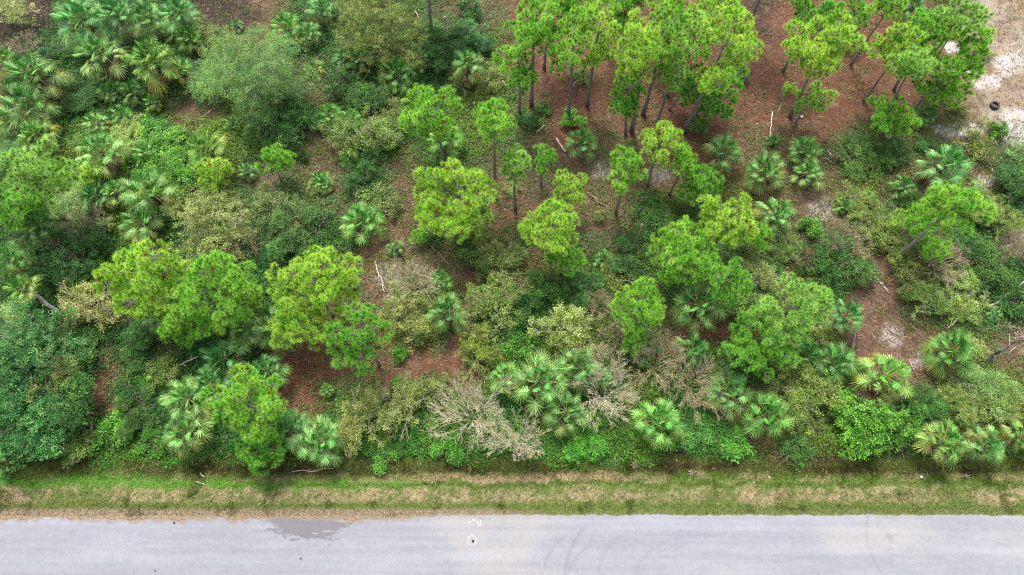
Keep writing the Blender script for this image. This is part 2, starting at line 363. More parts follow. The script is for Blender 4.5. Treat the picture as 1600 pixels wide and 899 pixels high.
mb = MB(); mb.leaves(np.stack([x, y, z], -1), D, Nn, rg.uniform(.08, .24, n) * (.7 + .55 * den), rg.uniform(.03, .08, n), c)
tag(mb.build('undergrowth', M_LEAF), 'low green ground cover and vines across the forest floor', 'undergrowth', kind='stuff')
# litter
n = 300000
x = rg.uniform(-50, 50, n); y = rg.uniform(6.2, 54, n); keep = in_frame(x, y)
u, v = project(np.stack([x, y, np.zeros(n)], -1)); wu, wv = u + 46 * (fbm(x * 0.45, y * 0.45, 11) - 0.5) * 2, v + 40 * (fbm(x * 0.45, y * 0.45, 15) - 0.5) * 2
den = sample(G_DEN, wu, wv); keep &= rg.random(n) < np.clip(fbm(x * .5, y * .5, 95) * 2.4 - .5, .2, 1) * (1 - .6 * den) * np.where(u > 1480, .75, 1)
x, y, u, v = x[keep], y[keep], u[keep], v[keep]; n = len(x)
D = unit(rg, n); D[:, 2] *= .15; D /= np.linalg.norm(D, axis=1, keepdims=True); Nn = np.tile([0, 0, 1.], (n, 1)) + unit(rg, n) * .3
pal = np.array([lin('8a5f45'), lin('a98a6c'), lin('6b4634'), lin('c0aa90'), lin('93714f'), lin('7a4a34')]) * .5
c = pal[rg.choice(6, n, p=[.28, .18, .22, .07, .13, .12])] * rg.uniform(.5, 1.5, (n, 1))
mb = MB(); mb.leaves(np.stack([x, y, ground_z(x, y) + rg.uniform(.01, .07, n)], -1), D, Nn, np.where(rg.random(n) < .03, rg.uniform(.5, 1.3, n), rg.uniform(.1, .42, n)), rg.uniform(.018, .05, n), c)
tag(mb.build('leaf_litter', M_LITTER), 'brown fallen pine needles and dead leaves', 'leaf litter', kind='stuff')

# ------------------------------------------------------------------ plant builders
BARK_P, BARK_G = lin('857b74', .72), lin('8f8a80', .5)
def pine(px, py, rx, ry, label, foot=None, h=4.2, tint='g', sparse=1.0, seed=None, lob=None, group='slash pines standing in the woodland', name='pine_tree'):
    "px,py,rx,ry: the crown as it shows in the photo; foot: where the trunk meets the ground, if it shows"
    rg = np.random.default_rng(int(px * 7 + py * 13) if seed is None else seed)
    if foot:
        F = at(*foot); best = None
        for hh in np.arange(1.5, 14, .1):                 # crown height that stands most nearly over the foot
            Pc = at(px, py, hh); e = abs(Pc[1] - F[1] - .03 * hh)
            if best is None or e < best[0]: best = (e, hh)
        h = best[1]
    if not foot: h *= .72
    Cc = at(px, py, h); s = ppm(Cc); Rx, Rz = 1.06 * rx / s, 1.06 * ry / s
    if not foot: F = Cc + np.array([rg.uniform(-.3, .3), rg.uniform(-.3, .1), 0])
    F = np.array([F[0], F[1], float(ground_z(F[0], F[1])) - .05])
    Ry = .5 * (Rx + Rz); Rz = min(Rz, h * .75)
    R = (Rx * Ry * Rz) ** (1 / 3)
    lr0 = .36 * R ** .55 + .04
    nl = lob or int(max(5, 2.15 * (R / lr0) ** 1.85 * sparse)); L = []
    tries = 0
    while len(L) < nl and tries < 4000:
        tries += 1
        p = rg.normal(size=3); p /= np.linalg.norm(p); p *= rg.uniform(.12, 1) ** .42
        r = lr0 * rg.uniform(.55, 1.2)
        q = p * np.array([max(Rx - r * .5, .05), max(Ry - r * .5, .05), max(Rz - r * .6, .05)])
        if all(np.linalg.norm(q - c) > .78 * (r + r2) * .8 for c, r2 in L): L.append((q, r))
    root = thing('' or name, F, label, 'pine tree', group)
    o = F                                                    # meshes in the thing's own space
    top = Cc + np.array([0, 0, Rz * .55]) - o; ax = top
    tr = np.clip(.0115 * (np.linalg.norm(ax)) + .03, .045, .17)
    bend = np.array([rg.uniform(-.2, .2), rg.uniform(-.1, .1), 0]) * np.linalg.norm(ax) * .08
    ts = np.linspace(0, 1, 9); tp = ax[None] * ts[:, None] + bend * np.sin(ts * math.pi)[:, None] + .015 * rg.normal(size=(9, 3)) * (ts > 0)[:, None]
    mb = MB(); mb.tube(tp, tr * (1.12 - .85 * ts) * (1 + .2 * np.exp(-ts * 25)), 8, BARK_P)
    P_, A_, Y_ = [], [], []
    for q, r in L:
        c = Cc - o + q
        hz = np.hypot(*(c - top * np.clip(c[2] / top[2], 0, 1))[:2])
        ta = np.clip((c[2] - .25 - .45 * hz) / top[2], .15, .96); st = np.array([np.interp(ta, ts, tp[:, k]) for k in range(3)])
        mid = (st + c) / 2 + np.array([0, 0, -.12 * hz]) + rg.normal(size=3) * .06
        tt = np.linspace(0, 1, 5)[:, None]; cv = st * (1 - tt) ** 2 + 2 * mid * tt * (1 - tt) + c * tt ** 2
        mb.tube(cv, np.linspace(.022 + .012 * hz, .012, 5), 4, BARK_P * 1.05)
        nt_ = int(max(7, 4.2 * r * r * 3.14 / .165 * (.85 if sparse < 1 else 1)))
        u = unit(rg, nt_ * 3); u = u[u[:, 2] > -.55 + .25 * rg.random(len(u))][:nt_]
        # spread the tufts over the lobe
        pts = c + u * r * rg.uniform(.7, 1.22, (len(u), 1)) * np.array([1, 1, .85])
        A = u + np.array([0, 0, .75]) + q / (np.linalg.norm(q) + .3) * .4; A /= np.linalg.norm(A, axis=1, keepdims=True)
        for p in pts[::2]: mb.tube([c + (p - c) * .05, (c + p) / 2 - [0, 0, .03], p], [.010, .008, .006], 3, BARK_P * 1.05, False)
        P_.append(pts); A_.append(A); Y_.append(np.full(len(pts), rg.uniform(-.5, .5)))
    P_, A_, Y_ = np.concatenate(P_), np.concatenate(A_), np.concatenate(Y_)
    mb.build('trunk', M_BARK, root, True)
    nn, K = len(P_), 120
    e1 = np.cross(A_, np.array([.3, .5, .2])); e1 /= np.linalg.norm(e1, axis=1, keepdims=True); e2 = np.cross(A_, e1)
    tk = rg.random((nn, K)); az = rg.uniform(0, 2 * math.pi, (nn, K)); th = R_(82) - R_(44) * tk + R_(7) * rg.normal(size=(nn, K))
    D = np.cos(th)[..., None] * A_[:, None] + np.sin(th)[..., None] * (np.cos(az)[..., None] * e1[:, None] + np.sin(az)[..., None] * e2[:, None])
    base = P_[:, None] + A_[:, None] * (tk * .14 - .09)[..., None]
    D[..., 2] -= .06; D = D.reshape(-1, 3); base = base.reshape(-1, 3)
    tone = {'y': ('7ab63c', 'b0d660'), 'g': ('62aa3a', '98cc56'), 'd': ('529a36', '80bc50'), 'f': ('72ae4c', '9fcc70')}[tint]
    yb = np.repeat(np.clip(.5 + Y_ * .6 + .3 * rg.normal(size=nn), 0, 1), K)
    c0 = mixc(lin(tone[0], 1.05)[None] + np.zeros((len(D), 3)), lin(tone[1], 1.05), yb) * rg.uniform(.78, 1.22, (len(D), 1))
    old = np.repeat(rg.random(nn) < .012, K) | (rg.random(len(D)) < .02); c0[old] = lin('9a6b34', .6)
    c1 = c0 * np.array([1.42, 1.36, 1.0]); c0 = c0 * np.array([.34, .30, .3])  # brown sheaths and the shade of tuft centres painted into needle bases; tips lightened
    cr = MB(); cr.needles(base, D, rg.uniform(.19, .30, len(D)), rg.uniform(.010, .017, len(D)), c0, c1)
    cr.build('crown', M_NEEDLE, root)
    return root

def palm_mesh(seed, nf=27, dead=False):
    "crown of costapalmate fan fronds, radius about 1.5 m"
    rg = np.random.default_rng(seed); mb = MB()
    for i in range(nf):
        f = i / nf; a = i * 2.39996 + rg.uniform(-.3, .3)
        el = (R_(82) - R_(105) * f ** .9 + rg.uniform(-.15, .15)) if not dead else R_(-45) - R_(35) * rg.random()
        L1 = rg.uniform(.55, .95) * (1 if not dead else .8); FL = rg.uniform(.56, .76) * (.85 + .15 * f)
        t = np.array([math.cos(a) * math.cos(el), math.sin(a) * math.cos(el), math.sin(el)]); sd_ = np.array([-math.sin(a), math.cos(a), 0]); nn = np.cross(t, sd_)
        nn = nn if nn[2] > 0 or el < -1 else -nn
        droop = np.array([0, 0, -1.0])
        pend = t * L1 + droop * .10 * L1
        roll = rg.uniform(-.5, .5); sd_, nn = sd_ * math.cos(roll) + nn * math.sin(roll), nn * math.cos(roll) - sd_ * math.sin(roll)
        t2 = t + droop * (.35 if not dead else .6); t2 /= np.linalg.norm(t2)
        ns = 24 if not dead else 16
        ph = np.linspace(-R_(128), R_(128), ns) * (1 if not dead else .6) + rg.normal(size=ns) * .04
        if dead: col = mixc(np.tile(lin('8a6a4c', .75), (ns, 1)), lin('b79b78', .75), rg.random(ns))
        else:
            g0 = mixc(np.array([lin('4f9446')]), np.array([lin('80a868')]), np.array([min(1, f * 1.2 + rg.uniform(-.2, .2))]))
            yel = np.array([np.clip((f - .72) * 3.2, 0, 1) * rg.uniform(.2, 1)])
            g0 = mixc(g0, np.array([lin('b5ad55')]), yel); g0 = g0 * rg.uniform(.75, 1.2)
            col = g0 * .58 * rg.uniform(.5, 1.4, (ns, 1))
        cph, sph = np.cos(ph)[:, None], np.sin(ph)[:, None]
        d = cph * t2 + sph * sd_ + nn * (.30 - .25 * np.abs(sph)) ; d /= np.linalg.norm(d, axis=1, keepdims=True)
        ln = FL * (1 - .22 * np.abs(ph) / 2) * rg.uniform(.9, 1.08, ns)
        b = pend + t2 * (.22 * np.cos(ph / 2))[:, None] * np.ones((ns, 1))
        sag = (.10 + .34 * max(f, .25)) * ln
        m1 = b + d * (ln * .52)[:, None] + droop * (sag * .22)[:, None]
        tip = b + d * (ln * .93)[:, None] + droop * (sag * 1.05)[:, None]
        wv = np.cross(d, nn); wv /= np.linalg.norm(wv, axis=1, keepdims=True) + 1e-9
        w1 = rg.uniform(.024, .036, ns)[:, None]
        tilt = nn * .016
        V = np.stack([b - wv * .012, b + wv * .012, m1 + wv * w1 / 2 + tilt, m1 - wv * w1 / 2 - tilt, tip], 1).reshape(-1, 3)
        k = np.arange(ns)[:, None] * 5
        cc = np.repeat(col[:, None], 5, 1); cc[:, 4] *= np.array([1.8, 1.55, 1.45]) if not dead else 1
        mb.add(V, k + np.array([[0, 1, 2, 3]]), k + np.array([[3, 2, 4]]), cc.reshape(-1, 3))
        mb.tube([np.zeros(3), t * L1 * .5, pend, pend + t2 * .2], [.022, .018, .014, .006], 4, lin('8fa860', .6) if not dead else lin('8a6a4c', .7), False)
    return mb
CACHE = {}
def cached(key, fn):
    if key not in CACHE: CACHE[key] = fn()
    return CACHE[key]
def palm_trunk_mesh():
    rg = np.random.default_rng(3); mb = MB(); ts = np.linspace(0, 1, 12)
    mb.tube(np.stack([.02 * np.sin(ts * 3), .02 * np.cos(ts * 4), ts], 1), .15 + .02 * rg.normal(size=12) + .05 * (ts > .75), 9, BARK_G * .8)
    for k in range(26):                                        # old leaf bases
        a, z = k * 2.4, .45 + .55 * k / 26; d = np.array([math.cos(a), math.sin(a), 0])
        mb.tube([d * .13 + [0, 0, z - .04], d * .24 + [0, 0, z + .04]], [.035, .012], 4, lin('8d7a60', .7))
    return mb.mesh('trunk', M_BARK, True)
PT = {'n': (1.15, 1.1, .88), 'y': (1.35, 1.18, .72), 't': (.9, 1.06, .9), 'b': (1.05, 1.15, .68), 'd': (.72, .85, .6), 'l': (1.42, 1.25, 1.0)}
def palm(px, py, r, label, tint='n', h=None, dead=True, group='fan palms scattered through the woodland', kind='sabal palm'):
    rg = np.random.default_rng(int(px * 11 + py * 5)); h = (1.5 if r > 24 else .7) if h is None else h
    Cc = at(px, py, h); sx = 1.03 * r / ppm(Cc) / 1.42
    g = float(ground_z(Cc[0], Cc[1]))
    root = thing('fan_palm', (Cc[0], Cc[1], g), label, 'palm tree', group, rg.uniform(0, 6.28))
    v = int(rg.integers(0, 7))
    c = link('crown', cached(('palm', v), lambda: palm_mesh(100 + v, [30, 34, 27, 36, 31, 26, 33][v]).mesh('crown', M_PALM)), root)
    c.location = (0, 0, h - g); c.scale = (sx, sx, sx * rg.uniform(.85, 1.1)); c.rotation_euler = (rg.normal() * .17, rg.normal() * .17, 0)
    k = PT[tint]; b = rg.uniform(.9, 1.12); c.color = (k[0] * b, k[1] * b, k[2] * b, 1)
    t = link('trunk', cached('ptrunk', palm_trunk_mesh), root); t.scale = (1, 1, h - g + .1); t.location = (0, 0, -.05)
    if dead and h > 1:
        v2 = int(rg.integers(0, 3)); dd = link('dead_fronds', cached(('dead', v2), lambda: palm_mesh(300 + v2, 8, True).mesh('dead_fronds', M_LITTER)), root)
        dd.location = (0, 0, h - g - .08); dd.scale = (sx * .95,) * 3
    return root

def grow(mb, rg, p, d, ln, rad, lv, spread, col, tips, up=.15, split=(2, 3)):
    q1 = p + d * ln * .5 + rg.normal(size=3) * ln * .11; q2 = p + d * ln + rg.normal(size=3) * ln * .10
    mb.tube([p, q1, q2], [rad, rad * .85, rad * .68], 4 if rad > .012 else 3, col * rg.uniform(.85, 1.15), False)
    tips.append(q2)
    if lv <= 0: return
    for k in range(int(rg.integers(split[0], split[1] + 1))):
        dd = d + rg.normal(size=3) * spread; dd[2] += up; dd /= np.linalg.norm(dd)
        grow(mb, rg, q2 if k else q1 + (q2 - q1) * rg.uniform(.2, 1), dd, ln * rg.uniform(.62, .9), max(rad * .62, .0048), lv - 1, spread, col, tips, up, split)
def stems(rg, R, Hh, n, lv, col, rad=.03, out=1.0, spread=.42, up=.12):
    mb = MB(); tips = []
    for k in range(n):
        a = k * 2.39996 + rg.uniform(-.3, .3); o = rg.uniform(.25, 1.0) * out
        d = np.array([math.cos(a) * o, math.sin(a) * o, Hh / R * rg.uniform(.6, 1.1)]); d /= np.linalg.norm(d)
        grow(mb, rg, np.array([math.cos(a) * .08, math.sin(a) * .08, -.05]), d, math.hypot(R, Hh) * .36, rad * rg.uniform(.7, 1.2), lv, spread, col, tips, up)
    return mb, np.array(tips)
KIND = {  # leaf count per m2 of plan, leaf length, width, palette, stems, levels, twig colour
    'D': dict(n=900, L=.10, W=.050, pal=['3f6e30', '4f7f38', '345c2a', '5d8c40'], tw='6b5f50', lv=2),
    'T': dict(n=900, L=.11, W=.050, pal=['4a8a44', '66a256', '387038', '88b468'], tw='6b6558', lv=2),
    'O': dict(n=800, L=.10, W=.042, pal=['7f9a44', '95aa50', '62803a', 'a0a464', '718c40'], tw='9a8b70', lv=3),
    'G': dict(n=720, L=.13, W=.065, pal=['5c9a30', '70ac38', '468226', '80b848'], tw='6b5f50', lv=2),
    'S': dict(n=1000, L=.085, W=.032, pal=['7aa858', '94bc6c', '5f964a', '6e9f58', 'a0c060'], tw='8c8678', lv=2),
    'L': dict(n=620, L=.10, W=.042, pal=['a3b05c', 'b9c27a', '8a9a4a', '93a860'], tw='b0a790', lv=3),
    'B': dict(n=75, L=.08, W=.03, pal=['a9b368', '93a050', 'b5a678', 'b8a888'], tw='ccc0a2', lv=5),
    'W': dict(n=150, L=.08, W=.03, pal=['a3a76a', '8c9650', 'b0a678', '7d8c48'], tw='ab9c7e', lv=5)}
def shrub_meshes(kind, R, Hh, seed, nl=None):
    K = KIND[kind]; rg = np.random.default_rng(seed); bare = kind in 'BW'
    st, tips = stems(rg, R * .9, Hh * .85, 17 if bare else 7, K['lv'], lin(K['tw'], .78), .026 if bare else .022 + .01 * R, 1.1 if bare else .9, .24 if bare else .45)
    nl = nl or int(6 + (4 if R < 2.4 else 7) * R)
    lc = unit(rg, nl) * rg.random((nl, 1)) ** .45 * np.array([R * .8, R * .8, Hh * .36]) + np.array([0, 0, Hh * .52]); lr = R * rg.uniform(.15, .42, nl)
    n = int(K['n'] * math.pi * R * R); nc = max(30, n // 24)
    k = rg.choice(nl, nc, p=lr ** 2 / np.sum(lr ** 2)); u = unit(rg, nc); u[:, 2] = np.where(u[:, 2] < -.2, -u[:, 2] * .6, u[:, 2])
    cc = lc[k] + u * (lr[k] * rg.uniform(.55, 1.08, nc))[:, None] * np.array([1, 1, .9])
    if kind in 'OLBW' and len(tips) > 10:
        m = rg.random(nc) < (.8 if bare else .45); cc[m] = tips[rg.integers(0, len(tips), m.sum())] + rg.normal(size=(m.sum(), 3)) * .06
    ck = rg.integers(0, len(K['pal']), nc); cs = rg.uniform(.62, 1.35, nc) * rg.uniform(.78, 1.22, nl)[k]
    j = rg.integers(0, nc, n); P = cc[j] + rg.normal(size=(n, 3)) * np.array([.10, .10, .07]) * (1 if kind != 'S' else 1.2)
    P[:, 2] = np.maximum(P[:, 2], .03)
    out_ = P - np.array([0, 0, Hh * .3]); out_ /= np.linalg.norm(out_, axis=1, keepdims=True) + .01
    D = unit(rg, n) + out_ * .7 + np.array([0, 0, -.25 if kind in 'ST' else .05]); D /= np.linalg.norm(D, axis=1, keepdims=True)
    Nn = out_ * .7 + unit(rg, n) * .7 + np.array([0, 0, .8])
    pal = np.array([lin(p) for p in K['pal']]) * .58
    c = pal[ck[j]] * (cs[j] * rg.uniform(.75, 1.25, n))[:, None]
    fo = MB(); fo.leaves(P, D, Nn, K['L'] * rg.uniform(.7, 1.3, n), K['W'] * rg.uniform(.75, 1.25, n), c)
    return st, fo
def shrub(px, py, rx, label, kind='D', ry=None, h=None, tint=(1, 1, 1), own=False, lift=0.0, name='shrub', cat='shrub', group=None):
    "an upright shrub; shared meshes unless own"
    rg = np.random.default_rng(int(px * 3 + py * 17)); rx = rx * (1.2 if kind not in 'BW' else .88); Pg = at(px, py, .7); R = rx / ppm(Pg); ratio = 1 if ry is None else ry / rx
    Hh = (1.25 if kind not in 'BW' else 1.3) * R if h is None else h
    Cc = at(px, py, Hh * .5 + lift); R = rx / ppm(Cc); g = float(ground_z(Cc[0], Cc[1]))
    root = thing(name, (Cc[0], Cc[1], g), label, cat, group or {'B': 'bare twiggy shrubs', 'W': 'bare twiggy shrubs'}.get(kind, 'leafy shrubs of the understorey'))
    if own:
        st, fo = shrub_meshes(kind, R, Hh, int(px + py)); ms = (st.mesh('branches', M_TWIG), fo.mesh('foliage', M_LEAF)); sc_ = (1, ratio, 1); rz = 0
    else:
        v = int(rg.integers(0, 4)) ; big = R > 1.5; R0 = 2.0 if big else 1.1
        def mk():
            st, fo = shrub_meshes(kind, R0, R0 * 1.2, 40 + v + 10 * big); return st.mesh('branches', M_TWIG), fo.mesh('foliage', M_LEAF)
        ms = cached((kind, v, big), mk); sc_ = (R / R0, R / R0 * ratio, Hh / (R0 * 1.2)); rz = rg.uniform(0, 6.28) if ratio == 1 else rg.choice([0, math.pi])
    b = link('branches', ms[0], root); f = link('crown' if cat == 'oak tree' else 'foliage', ms[1], root)
    q = rg.uniform(.9, 1.12)
    for o in (b, f): o.scale = sc_; o.rotation_euler = (0, 0, rz)
    f.color = (tint[0] * q, tint[1] * q, tint[2] * q, 1)
    return root
def log(a, b, rad, label, colr='a8998a', lift=.06, h2=0.0, name='fallen_branch', cat='branch', twigs=2):
    A, B = at(*a), at(*b, h2); rg = np.random.default_rng(int(a[0] + b[1])); A[2] = float(ground_z(A[0], A[1])) + lift; B[2] = max(B[2], float(ground_z(B[0], B[1])) + lift)
    ts = np.linspace(0, 1, 8)[:, None]; L = np.linalg.norm(B - A); pts = (B - A) * ts
    pts[1:-1] += rg.normal(size=(6, 3)) * L * .014
    mb = MB(); mb.tube(pts, np.linspace(rad, rad * .55, 8) * rg.uniform(.9, 1.1, 8), 7, lin(colr, .8))
    for k in range(twigs):
        p = pts[3 + 2 * (k % 2)]; d = (B - A) / L + rg.normal(size=3) * .7; d[2] = abs(d[2]) * .3; d /= np.linalg.norm(d)
        mb.tube([p, p + d * L * .1, p + d * L * .22 + [0, 0, .03]], [rad * .5, rad * .4, rad * .2], 5, lin(colr, .75))
    o = mb.build(name, M_BARK, None, True); o.location = tuple(A)
    return tag(o, label, cat, 'dead wood on the forest floor')

# ------------------------------------------------------------------ pines
GR = 'tall thin pines of the grove'
pine(60, 268, 56, 42, 'broad yellow-green pine at the picture edge above the speckled grey shrub', foot=(80, 345), tint='f')
pine(28, 322, 42, 40, 'low bluish-green pine bough mass under the broad pine at the picture edge', h=4, tint='d')
pine(228, 425, 66, 62, 'brightest round yellow-green pine, uphill of the big dark thicket by the road', h=6.5, tint='y')
pine(338, 452, 66, 56, 'full green pine between the round bright pine and the wide flat-topped one', h=6, tint='g')
pine(295, 500, 48, 46, 'shaggy low green pine with palm fronds under its lower boughs', h=4.5, tint='g')
pine(497, 446, 76, 52, 'wide flat-topped yellow-green pine on the rim of a red needle clearing', h=6.5, tint='y')
pine(470, 505, 48, 34, 'small yellow-green pine tucked below the wide flat-topped pine', h=4.5, tint='y')
pine(566, 526, 54, 62, 'open sparse pine with separate green pompoms over bare red needles', h=6.5, tint='d', sparse=.72)
pine(388, 632, 58, 52, 'bright green pine among grey-green palms close to the road verge', h=6, tint='g')
pine(415, 700, 36, 34, 'small dark green young pine at the edge of the verge grass', h=3, tint='d')
pine(676, 180, 50, 46, 'upright domed pine with a pale forked trunk, above the largest middle pine', foot=(694, 256), tint='g')
pine(772, 190, 32, 36, 'small slim dome pine with bare grey trunk, next to the domed forked pine', foot=(773, 302), tint='g')
pine(718, 308, 66, 64, 'largest middle pine, yellow-green and many-lobed, in the centre of the wood', h=6, tint='y')
pine(431, 254, 26, 24, 'tiny round bright pine alone on brown grass', foot=(440, 284), tint='g')
pine(862, 358, 44, 42, 'drum-shaped yellow-green pine above a red needle patch', foot=(860, 414), tint='y')
pine(880, 402, 28, 20, 'thin lower pine hugging the trunk of the drum-shaped pine', h=3, tint='g')
pine(888, 297, 28, 30, 'small oval pine just uphill of the drum-shaped pine', foot=(886, 334), tint='y')
pine(803, 258, 22, 30, 'narrow pale young pine beside the slim grey trunk', foot=(806, 328), tint='f')
pine(846, 248, 18, 30, 'spindly thin pine sapling between two dead sticks', foot=(846, 292), tint='d', sparse=.7)
pine(976, 266, 28, 36, 'egg-shaped pine standing over crossed fallen branches', foot=(962, 336), tint='g')
pine(1030, 228, 36, 28, 'yellow-topped pine in front of the grove with a leaning grey trunk', foot=(1012, 292), tint='y')
pine(1070, 252, 17, 30, 'narrow column pine beside the yellow-topped pine', foot=(1045, 305), tint='g')
pine(1096, 292, 30, 30, 'dark green small pine behind the bright double pine', h=3.5, tint='d')
pine(1138, 340, 46, 44, 'bright double-headed pine with light tips downhill of two palms', h=5.5, tint='y')
pine(1180, 366, 22, 20, 'little pine tuft at the shoulder of the bright double-headed pine', h=3, tint='g')
pine(1064, 394, 52, 48, 'broad mid-green pine left of a broken brown stump', h=5, tint='g')
pine(1132, 438, 44, 36, 'dense green pine overhanging a large drooping palm', h=5.5, tint='d')
pine(1000, 478, 40, 36, 'bright rounded pine alone in the olive scrub above the palm bank', h=5, tint='g')
pine(988, 532, 20, 18, 'small low green pine bough at the foot of the rounded pine', h=2.5, tint='g')
pine(1232, 487, 66, 46, 'feathery soft yellow-green pine, widest of the lower slope', h=5.5, tint='f')
pine(1185, 535, 56, 42, 'feathery dull green pine below the widest soft one', h=4.5, tint='d')
pine(1488, 325, 56, 44, 'leaning pine with long grey trunk below the sandy clearing', foot=(1393, 408), tint='g')
pine(1440, 345, 34, 26, 'lower bough crown under the leaning pine near the dark palmetto', h=3.5, tint='g')
pine(1455, 386, 30, 18, 'thin low pine crossing the leaning grey trunk', h=2.5, tint='g', sparse=.8)
pine(1282, 72, 60, 42, 'wide yellow-tipped pine with bent trunk standing apart from the grove', foot=(1234, 184), tint='y')
pine(1262, 150, 40, 18, 'straggly low green boughs along the bent trunk of the wide pine', h=4, tint='g', sparse=.6)
pine(1408, 78, 40, 40, 'pale yellow-green pine between the wide pine and the dark one', foot=(1350, 158), tint='y')
pine(1440, 52, 42, 30, 'darkest dense green pine near the sandy clearing', foot=(1398, 140), tint='d')
pine(1424, 98, 34, 26, 'light round pine crown in front of the darkest pine', foot=(1375, 195), tint='f')
pine(1478, 118, 46, 40, 'big open pine beside the sandy clearing with twin grey trunks', foot=(1428, 170), tint='g')
pine(1524, 74, 24, 34, 'pine whose crown stands out over the pale sand', foot=(1470, 158), tint='g')
pine(1490, 45, 26, 18, 'small bright pine head above the hidden white sand pocket', foot=(1450, 110), tint='y')
pine(1388, 180, 50, 20, 'low flat pine leaning beside the dark palmettos', foot=(1382, 218), tint='g')
pine(1500, 22, 46, 22, 'hazy green pine along the top edge next to the brown grass', h=9, tint='f')
pine(1268, 20, 44, 26, 'dull green pine on the top edge behind the wide yellow-tipped pine', h=8, tint='d')
pine(1335, 22, 34, 24, 'dark green pine on the top edge over a brown trunk', foot=(1330, 55), tint='d')
pine(1390, 12, 30, 18, 'small pine on the top edge near a bare red patch', h=8, tint='g')
for fx, fy, tx, ty, rx, tint, lab in [
    (812, 180, 806, 92, 34, 'g', 'outermost thin pine of the grove on the side of the wilted palm'),
    (830, 166, 838, 30, 32, 'g', 'thin pine of the grove with its head at the top edge above the wilted palm'),
    (888, 186, 893, 75, 32, 'g', 'grove pine rooted in a bright green bush'),
    (918, 166, 936, 52, 34, 'y', 'yellow-green grove pine with a clear straight trunk on red needles'),
    (987, 206, 1000, 72, 34, 'y', 'grove pine with a crown down most of its trunk, foremost in the middle'),
    (978, 210, 978, 150, 24, 'd', 'short dark green pine at the front foot of the grove'),
    (1005, 178, 1033, 50, 34, 'g', 'grove pine with double pale trunk in the thick of the grove'),
    (1025, 197, 1052, 105, 24, 'f', 'slender white-stemmed pine at the front of the grove'),
    (1068, 206, 1130, 80, 44, 'y', 'stoutest leaning pine of the grove with the brightest broad crown'),
    (1072, 195, 1124, 150, 30, 'd', 'hanging lower boughs beside the stoutest leaning grove pine'),
    (1045, 172, 1078, 135, 20, 'd', 'dark narrow pine just behind the stoutest leaning one'),
    (1040, 150, 1088, 58, 30, 'f', 'grove pine with grey dead limbs under its crown'),
    (850, 108, 862, 20, 28, 'd', 'rear grove pine with a dark thin trunk over the red ground'),
    (870, 100, 905, 14, 28, 'g', 'rear grove pine reaching the top edge between two thin trunks'),
    (975, 92, 975, 12, 30, 'd', 'rear grove pine above the open red needle floor'),
    (1040, 80, 1060, 12, 38, 'y', 'rear grove pine with a bright crown on the top edge'),
    (1095, 105, 1118, 14, 34, 'g', 'rear grove pine nearest the big dark leaning trunk')]:
    pine(tx, ty, rx * 1.12, rx * 1.75, lab, foot=(fx, fy), tint=tint, sparse=.85, group=GR)
pine(672, -70, 60, 50, 'thick brown pine trunk entering from the top edge, crown out of view', foot=(674, 56), tint='g', seed=4)
pine(1215, -70, 46, 40, 'dark trunk of a pine leaning out of the top edge beside the grove', foot=(1164, 62), tint='d', seed=5)

# ------------------------------------------------------------------ palms
palm(158, 85, 40, 'grey-green palm with yellowed lower fronds, twin of the golden palm beside it', 'l', 2.5)
palm(240, 95, 40, 'golden-edged round palm above the brown hollow', 'y', 2.5)
palm(130, 30, 44, 'teal grey palm at the top edge, largest of the palm clump', 't', 2.8)
palm(185, 25, 34, 'drooping teal palm at the top edge between two clumped palms', 't', 2.5)
palm(228, 28, 30, 'mid-green palm with arched fronds at the top edge', 'n', 2.2)
palm(282, 22, 32, 'upright bluish palm at the top edge end of the palm clump', 't', 2.5)
palm(300, 58, 26, 'small pale palm with a yellow frond under the bluish palm', 'b', 1.5)
palm(268, 52, 14, 'tiny yellow-leaved palm in a dark gap of the palm clump', 'y', .8)
palm(283, 110, 24, 'half-hidden green palm between the golden palm and the big oak', 'n', 1.6)
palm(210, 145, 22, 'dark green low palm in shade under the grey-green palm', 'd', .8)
palm(190, 180, 18, 'small fresh green palm on the lip of the brown hollow', 'b', .7)
palm(8, 95, 26, 'yellowing palm cut by the picture edge near the brown hollow', 'y', 2)
palm(55, 118, 44, 'large silvery palm near the picture edge, uppermost of a stacked pair', 'n', 2.4)
palm(45, 165, 40, 'large shaggy palm directly below the silvery one', 'n', 2.0)
palm(58, 212, 30, 'palm with tan dead fronds on one side, above the broad edge pine', 'y', 1.8)
palm(12, 188, 26, 'pale palm cut by the picture edge below the shaggy palm', 'l', 1.6)
palm(160, 240, 40, 'ragged palm with brown hanging skirt in the bright fern hollow', 'l', 2)
palm(326, 234, 38, 'round palm with yellow rim at the foot of the big oak', 'y', 2)
palm(236, 303, 44, 'large arching palm in the middle of the green hollow', 'l', 2)
palm(222, 348, 34, 'palm with curled lower fronds above the brightest round pine', 'n', 1.6)
palm(152, 305, 28, 'bluish small palm beside the speckled grey shrub', 't', 1.4)
palm(180, 300, 22, 'pale palm squeezed between the bluish palm and the arching palm', 'l', 1.4)
palm(60, 352, 36, 'shaded palm with dry skirt beneath the broad edge pine', 'n', 1.4)
palm(14, 405, 32, 'bright striped palm cut by the picture edge', 'b', 2)
palm(36, 450, 26, 'yellow-green palm head on a leaning grey trunk', 'y', 2, dead=False)
palm(566, 346, 36, 'green palm with splayed yellow lower fans on the brown slope', 'b', 1.4)
palm(617, 388, 15, 'little low palmetto on brown ground below the splayed palm', 'n', .5)
palm(733, 102, 28, 'wilted palm with glossy folded fronds among dark shrubs', 'l', 2)
palm(540, 92, 20, 'teal glossy palm under the big olive shrub', 't', 1.2)
palm(568, 90, 22, 'dark glossy palm with curved fronds beside the teal one', 't', 1.2)
palm(622, 120, 32, 'dark green palmetto patch in the middle of the dark shrubs', 'd', 1)
